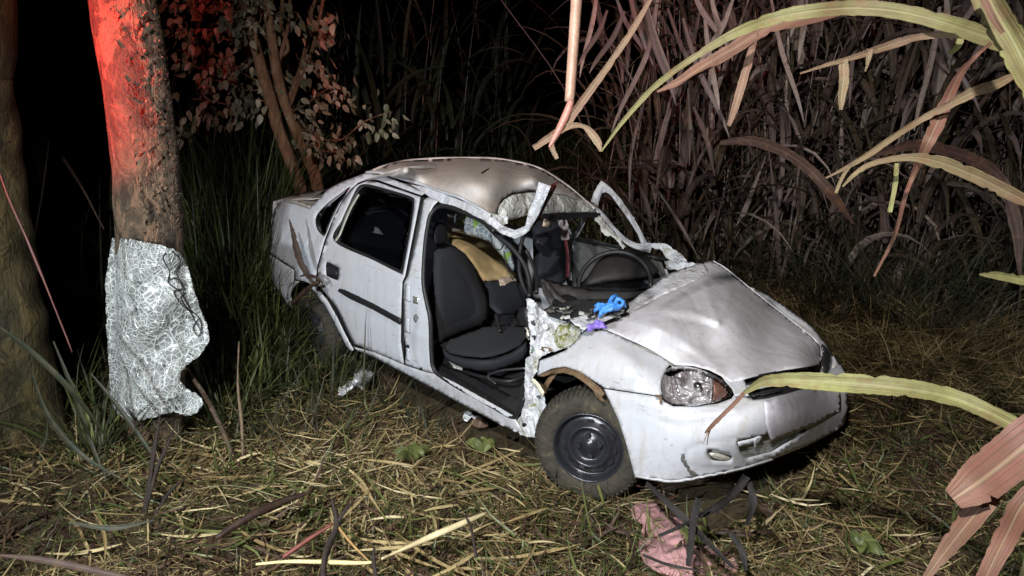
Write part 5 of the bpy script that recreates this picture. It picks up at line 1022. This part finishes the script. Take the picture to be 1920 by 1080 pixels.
fg('cane_leaf', [(1400,732,7,2.3),(1378,756,8,2.32),(1355,778,8,2.34),(1335,798,8,2.36),(1322,812,3,2.38)], CANE, .12, 'pink frayed leaf tip in front of the bumper', seed=17)
for k_, (a_, b_) in enumerate([((1338,796),(1318,832)), ((1334,800),(1326,835))]):
    o = tube('leaf_thread', [PT(a_[0], a_[1], 2.37), PT((a_[0]+b_[0])/2-2, (a_[1]+b_[1])/2, 2.38), PT(b_[0], b_[1], 2.4)], [.0022,.0016,.0008], BROWN if k_ else STEM); tag(o, ['pale thread fraying left from the pink leaf tip', 'dark thread fraying down from the pink leaf tip'][k_], 'leaf thread')
fg('cane_leaf', [(2000,775,80,1.2),(1930,830,86,1.2),(1870,878,82,1.22),(1830,908,74,1.24),(1787,936,40,1.25)], CANE, .1, 'broad pleated pink leaf at the lower right edge', seed=18, fold=.12, twist=.1, flut=.02)
fg('cane_leaf', [(1870,900,40,1.26),(1840,950,40,1.26),(1800,1000,36,1.28),(1765,1045,24,1.3),(1735,1085,12,1.3)], CANE, .3, 'torn tan strip hanging below the pleated pink leaf', seed=19)
fg('cane_leaf', [(1960,900,40,1.2),(1915,950,40,1.2),(1885,1010,38,1.22),(1850,1080,30,1.22),(1820,1140,20,1.25)], CANE, .18, 'pinkish strip running off the bottom right corner', seed=20)
fg('cane_leaf', [(1228,-15,6,2.3),(1190,50,12,2.3),(1150,110,12,2.3),(1110,165,14,2.3),(1080,205,16,2.3),(1050,242,16,2.3),(1000,277,12,2.3)], CANE, .38, 'brown leaf leaning down to the broken cane tip', seed=21)
fg('cane_leaf', [(1040,250,14,2.3),(1068,236,12,2.3),(1092,236,8,2.3),(1108,248,14,2.3),(1122,268,14,2.3),(1126,284,4,2.3)], CANE, .5, 'curled tan leaf tip hooked over above the car roof', seed=22)
fg('cane_leaf', [(1040,258,6,2.3),(1034,275,10,2.3),(1044,298,8,2.3)], CANE, .4, 'small torn leaf end at the lowest cane tip', seed=23)
o = tube('broken_cane', [PT(1092,-330,2.2), PT(1086,-150,2.26), PT(1082,-20,2.3), PT(1077,60,2.3), PT(1073,118,2.3), PT(1068,190,2.3)], [.019,.0185,.018,.017,.0165,.0155], simple('pink_tan_cane', (.30,.18,.13), .45, 0, .4, 30, .2), None, 12); tag(o, 'thick pinkish broken cane hanging from the top above the roof', 'cane')
o = tube('broken_cane', [PT(1072,186,2.3), PT(1062,215,2.3), PT(1045,250,2.3), PT(1030,276,2.3)], [.010,.013,.011,.004], simple('pink_red_cane', (.28,.13,.10), .45, 0, .4, 30, .2), None, 10); tag(o, 'thin splintered cane end bent left above the roof', 'cane')
for k_, (u, t) in enumerate([(2015, 1.95), (2030, 1.6), (2040, 1.2)]):
    p = PT(u, 540, t); zs = np.linspace(float(gz(p[0], p[1])), 3.3, 6)
    o = tube('cane_stalk', [(p[0]+.05*math.sin(z), p[1], z) for z in zs], np.linspace(.016, .010, 6), simple('standing_cane_skin', (.16,.13,.07), .5, 0, .4, 30, .3), None, 10)
    tag(o, ['standing cane stalk furthest from the camera just past the right edge', 'standing cane stalk between the other two past the right edge', 'standing cane stalk nearest the camera past the right edge'][k_], 'cane', 'standing canes past the right edge')
# more upper canes leaves bright red/purple at the top (mid distance)
random.seed(21)
labs = []
for i in range(26):
    u = random.uniform(1120,1920); v = random.uniform(-40,40); L = random.uniform(90,240); s = random.choice((-1,1)); t = random.uniform(5.2,7.2)
    du = s*random.uniform(10,90)
    o = leafstrip('cane_leaf', [PT(u, v, t), PT(u+du*.3, v+L*.4, t-.05), PT(u+du*.8, v+L*.8, t-.1), PT(u+du, v+L, t-.1)], [.02,.04,.03,.006], PURP, random.uniform(.5,1), seed=i)
    tag(o, 'narrow purplish cane leaf hanging from the top among the right canes', 'leaf', 'cane leaf tips hanging from the top')

# sticks, twigs and the like at the left and foreground
def stick(pts, rad, lab, mat=TWIG, cat='twig', base_t=None, grp=None, name='twig'):
    P = [PT(p[0], p[1], p[2]) for p in pts]; o = tube(name, P, np.array(rad)*.8, mat, None, 7, 6, .7); return tag(o, lab, cat, grp)
stick([(272,965,3.35),(283,890,3.4),(292,830,3.45),(300,778,3.5)], [.012,.013,.010,.004], 'upright dark red twig in front of the wrapped trunk')
stick([(276,945,3.33),(295,880,3.38),(312,840,3.42),(326,806,3.46)], [.010,.011,.008,.003], 'dark twig leaning right in front of the wrapped trunk')
stick([(280,985,3.2),(300,950,3.2),(325,915,3.25),(358,888,3.3)], [.006,.007,.006,.003], 'low thin twig leaning right at the foot of the trunk')
stick([(436,852,3.9),(415,800,3.95),(385,745,4.0),(350,690,4.05)], [.012,.018,.016,.010], 'brown stake leaning from the grass to the glass sheet', simple('weathered_stick', (.075,.05,.032), .85, 0, .8, 40, .6), 'stick')
stick([(455,855,3.9),(452,790,3.9),(446,720,3.95),(448,640,4.0)], [.009,.010,.008,.004], 'thin upright dry stick right of the glass sheet', simple('dry_pale_stick', (.13,.09,.055), .8, 0, .8, 40, .5), 'stick')
stick([(605,1100,2.75),(610,1040,2.8),(632,985,2.9),(622,935,2.95)], [.018,.017,.014,.005], 'thick dark twig standing at the bottom of the photo')
stick([(628,990,2.9),(645,960,2.93),(662,940,2.96)], [.010,.009,.003], 'short side twig forking right at the bottom')
stick([(632,985,2.9),(660,1020,2.85),(695,1055,2.8)], [.006,.006,.004], 'orange straw stalk leaning on the thick dark twig', simple('orange_stalk', (.25,.15,.05), .6), 'stalk')
stick([(530,1045,2.8),(580,1010,2.85),(625,982,2.9)], [.010,.010,.006], 'reddish stalk lying against the thick dark twig', simple('red_stalk', (.14,.04,.03), .6), 'stalk')
stick([(705,1085,2.75),(700,1050,2.78),(702,1026,2.8)], [.010,.009,.006], 'stub of a dark twig right of the thick twig')
stick([(893,1045,2.85),(885,1000,2.9),(872,965,2.95)], [.008,.007,.004], 'small dark twig at the bottom left of the pink cloth')
stick([(405,1010,3.0),(470,968,3.1),(520,945,3.2),(588,920,3.3)], [.012,.022,.020,.006], 'dark curved dead stem lying in the straw', BROWN, 'dead stem')
stick([(715,1048,2.85),(790,1015,2.95),(860,985,3.0),(915,960,3.1)], [.006,.014,.014,.006], 'pale flattened straw bundle lying at the bottom centre', simple('pale_straw_stem', (.5,.42,.24), .6), 'straw stem')
stick([(480,1058,2.78),(560,1052,2.8),(660,1056,2.8),(705,1054,2.8)], [.006,.009,.009,.006], 'long pale straw stem lying along the bottom', simple('pale_straw_stalk', (.55,.46,.22), .6), 'straw stem')
stick([(60,465,4.6),(78,360,4.6),(92,262,4.6)], [.010,.010,.004], 'pale upright blade stem between the two trunks', simple('grey_green_stem', (.16,.17,.12), .6), 'stem')
stick([(92,262,4.6),(120,300,4.5),(150,345,4.4),(195,430,4.3)], [.006,.012,.010,.005], 'bent purplish stem drooping between the two trunks', BROWN, 'stem')
stick([(-10,300,3.0),(20,380,3.0),(60,470,3.0),(100,570,3.05),(135,660,3.1)], [.003,.005,.006,.005,.004], 'reddish stem crossing in front of the mossy trunk', simple('dark_red_stem', (.09,.03,.025), .6), 'stem')
for k_, (pts, lab) in enumerate([([(-20,600,2.9),(60,660,3.0),(140,740,3.1),(215,840,3.3)], 'grey green fallen leaf running down from the mossy trunk'), ([(100,640,3.3),(140,740,3.35),(170,830,3.4),(200,900,3.4)], 'dark fallen leaf at the right of the mossy trunk'), ([(170,700,3.5),(220,760,3.5),(270,830,3.5),(300,870,3.5)], 'dark flat leaf leaning on the wrapped trunk base'),
        ([(-10,1040,2.4),(80,1050,2.4),(200,1075,2.4),(300,1100,2.4)], 'dark broad dead leaf at the bottom left corner'), ([(130,980,2.7),(210,990,2.7),(290,975,2.75)], 'greenish broad dead leaf lying low at the left'), ([(60,700,3.1),(90,780,3.15),(150,850,3.2),(230,900,3.2)], 'long olive leaf lying against the mossy trunk foot')]):
    P = [PT(*p) for p in pts]
    tag(leafstrip('fallen_leaf', P, [.006]+[.020]*(len(P)-2)+[.003], DARKG if k_ != 3 else BROWN, .15, seed=40+k_), lab, 'leaf', 'broad fallen leaves at the left')
# leaves lying among the straw bottom left: pale
random.seed(5)
for i in range(40):
    u = random.uniform(0,1000); v = random.uniform(870,1070) if u > 400 else random.uniform(840,1070); g_ = PA(u, v, 'z', .03); a_ = random.uniform(0, math.pi); L = random.uniform(.15,.42)
    P = [g_+np.array([math.cos(a_+.18*s)*L*s, math.sin(a_+.18*s)*L*s, .02*math.sin(s*2+i)+.012]) for s in (-.5,-.2,.1,.4,.6)]
    for p in P: p[2] = max(p[2], float(gz(p[0], p[1]))+.04)
    tag(leafstrip('straw_leaf', P, [.003,.011,.014,.010,.002], STRAW, random.uniform(.35,.8), seed=60+i, across=5), 'pale dry grass leaf lying on the straw in the foreground', 'leaf', 'pale dry leaves on the straw')
for u, v, n_, lab in [(1010,918,60,'dry straw tuft at the left foot of the front wheel'), (1085,930,70,'dry straw tuft in front of the front wheel'), (1160,925,60,'dry straw tuft between front wheel and bumper'), (1420,905,60,'dry straw tuft below the far end of the bumper'), (250,880,70,'pale dry straw tuft at the foot of the wrapped trunk'), (140,930,80,'pale dry straw tuft beside the mossy trunk'), (420,900,50,'pale dry straw tuft behind the leaning stake')]:
    g_ = PA(u, v, 'z', 0.0)
    tussock('straw_tuft', (g_[0], g_[1]), n_, (.10,.36), .19, 1.1, STRAW, lab, 'dry grass', (.003,.008), 'dry straw tufts', (.5,.6), tint=(.65,.25))
for u, v, lab in [(150,700,'dark green blades right of the mossy trunk'), (190,820,'olive blades at the foot of the wrapped trunk'), (90,760,'dark blades in front of the mossy trunk'), (420,740,'green blades right of the glass sheet')]:
    g_ = PA(u, v+60, 'z', 0.0)
    tussock('blade_tuft', (g_[0], g_[1]), 60, (.2,.6), .15, .5, GREEN, lab, 'grass', (.008,.022), 'green blade tufts at the left', (.8,.5), tint=(.4,.25))
random.seed(31)
for i in range(16):
    u = random.uniform(1150,1440); v = random.uniform(905,1075); g_ = PA(u, v, 'z', .03); a_ = random.uniform(0, math.pi); L = random.uniform(.12,.32)
    P = [g_+np.array([math.cos(a_+.5*q_)*L*q_, math.sin(a_+.5*q_)*L*q_, .05*random.random()+.02]) for q_ in (-.5,-.15,.2,.5)]
    tag(leafstrip('dead_leaf', P, [.004,.014,.012,.004], BROWN, random.uniform(0,.5), seed=160+i, across=5, flut=.05), 'dark rotten leaf lying in the tangle under the front bumper', 'leaf', 'dark leaves tangled under the bumper')
# black strips and pink cloth under the bumper
def cloth(name, uv, mat, lab, amp, h, step=4, thick=.004, seed=0, cat='cloth', ds=11, cr=()):
    P0 = np.array(uv, float)
    f = TPS([(u, v, 'z', h*.15) for u, v in uv]+[(P0[:, 0].mean(), P0[:, 1].mean(), 'z', h)])
    return tag(panel(name, uv, f, mat, step=step, smooth=True, thick=thick, dent=amp, dscale=ds, seed=seed, crease=cr), lab, cat)
PINK = simple('pink_cotton', (.36,.195,.195), .9, 0, .5, 60, .25)
cloth('garment', [(1183,955),(1195,942),(1222,938),(1240,952),(1262,968),(1290,975),(1318,990),(1330,1010),(1350,1030),(1372,1040),(1384,1055),(1378,1075),(1350,1082),(1300,1085),(1250,1078),(1215,1062),(1200,1035),(1198,1010),(1205,985),(1190,975)], PINK, 'crumpled pink garment lying under black strips below the bumper', .035, .09, step=3, seed=2, ds=9, cr=[([(1195,950),(1230,985),(1240,1040)], .03, 5), ([(1230,945),(1275,1000),(1300,1080)], .035, 6), ([(1300,985),(1320,1030),(1330,1080)], -.03, 6), ([(1205,1000),(1260,1020),(1310,1020)], -.03, 6), ([(1215,1060),(1270,1050),(1370,1060)], .03, 5)])
for k_, (pts, wd, lab) in enumerate([([(1212,905,3.15),(1260,950,3.0),(1310,1000,2.9),(1375,1065,2.75)], .030, 'longest black rubber strip lying diagonally over the pink garment'), ([(1310,935,2.95),(1300,980,2.88),(1295,1020,2.82),(1290,1062,2.75)], .034, 'upright black rubber strip over the middle of the pink garment'), ([(1400,893,3.1),(1375,925,3.05),(1345,950,3.0),(1310,968,2.98)], .040, 'wide black curved trim piece right of the pink garment'),
        ([(1235,1005,2.85),(1280,985,2.88),(1330,955,2.95)], .016, 'thin black strip crossing the pink garment'), ([(1405,905,3.1),(1412,940,3.05),(1400,985,2.98)], .035, 'black flap hanging below the bumper at the right'), ([(1205,1040,2.8),(1250,1058,2.78),(1310,1070,2.75)], .014, 'thin dark strip along the lower edge of the garment'), ([(1370,1000,2.9),(1390,1030,2.85),(1398,1070,2.8)], .03, 'black strip right beside the pink garment')]):
    P = [PT(*p) for p in pts]; tag(leafstrip('rubber_strip', P, [wd*.8]+[wd*.9]*(len(P)-2)+[wd*.5], simple('dusty_black_strip', (.012,.010,.009), .75, 0, .5, 60, .5), .5, seed=80+k_, fold=.04, across=5, twist=.6), lab, 'rubber strip', 'black rubber strips under the bumper')
WHITE = simple('white_tissue', (.75,.77,.80), .8, 0, .3, 50, .1)
cloth('tissue', [(634,741),(636,722),(640,708),(652,707),(660,712),(664,700),(668,692),(682,689),(698,696),(702,702),(694,714),(688,724),(680,732),(668,726),(655,732),(645,740)], WHITE, 'crumpled white tissue on the grass below the rear door', .03, .16, 3, seed=4, cat='tissue')
cloth('tissue', [(868,784),(872,772),(882,770),(888,776),(900,778),(906,786),(898,788),(884,782),(876,790)], WHITE, 'small white scrap of tissue under the door sill', .03, .05, 3, seed=6, cat='tissue')
cloth('stone', [(884,792),(890,780),(902,778),(914,786),(918,796),(906,802),(892,801)], simple('brown_stone', (.16,.10,.07), .8, 0, .6, 30), 'small brown stone under the door sill', .01, .05, 3, seed=7, cat='stone')
cloth('plastic_sheet', [(148,640),(165,630),(200,622),(204,636),(203,655),(180,652),(160,648)], simple('pale_plastic_scrap', (.4,.36,.32), .6), 'pale torn scrap lying behind the glass sheet at the left', .03, .12, 4, seed=8, cat='scrap')
# broad weeds
for u, v, lab in [(775,872,'small broad leafed green weed on the straw left of the front wheel'), (1300,735+300,'small green weed at the bottom right of the garment'), (905,860,'green weed sprig in the straw below the sill'), (1610,1045,'round leafed green weed at the lower right')]:
    g_ = PA(u, v, 'z', 0.0); root = empty('weed', g_, lab, 'weed')
    for k in range(7):
        a_ = random.uniform(0, 6.28); L = random.uniform(.05,.11)
        P = [g_+np.array([math.cos(a_)*L*s, math.sin(a_)*L*s, .03+.05*math.sin(s*2.4)]) for s in (0,.33,.66,1)]
        leafstrip('leaf', P, [.008,.04,.045,.006], GREEN, random.uniform(.5,1), root, seed=k, across=5)
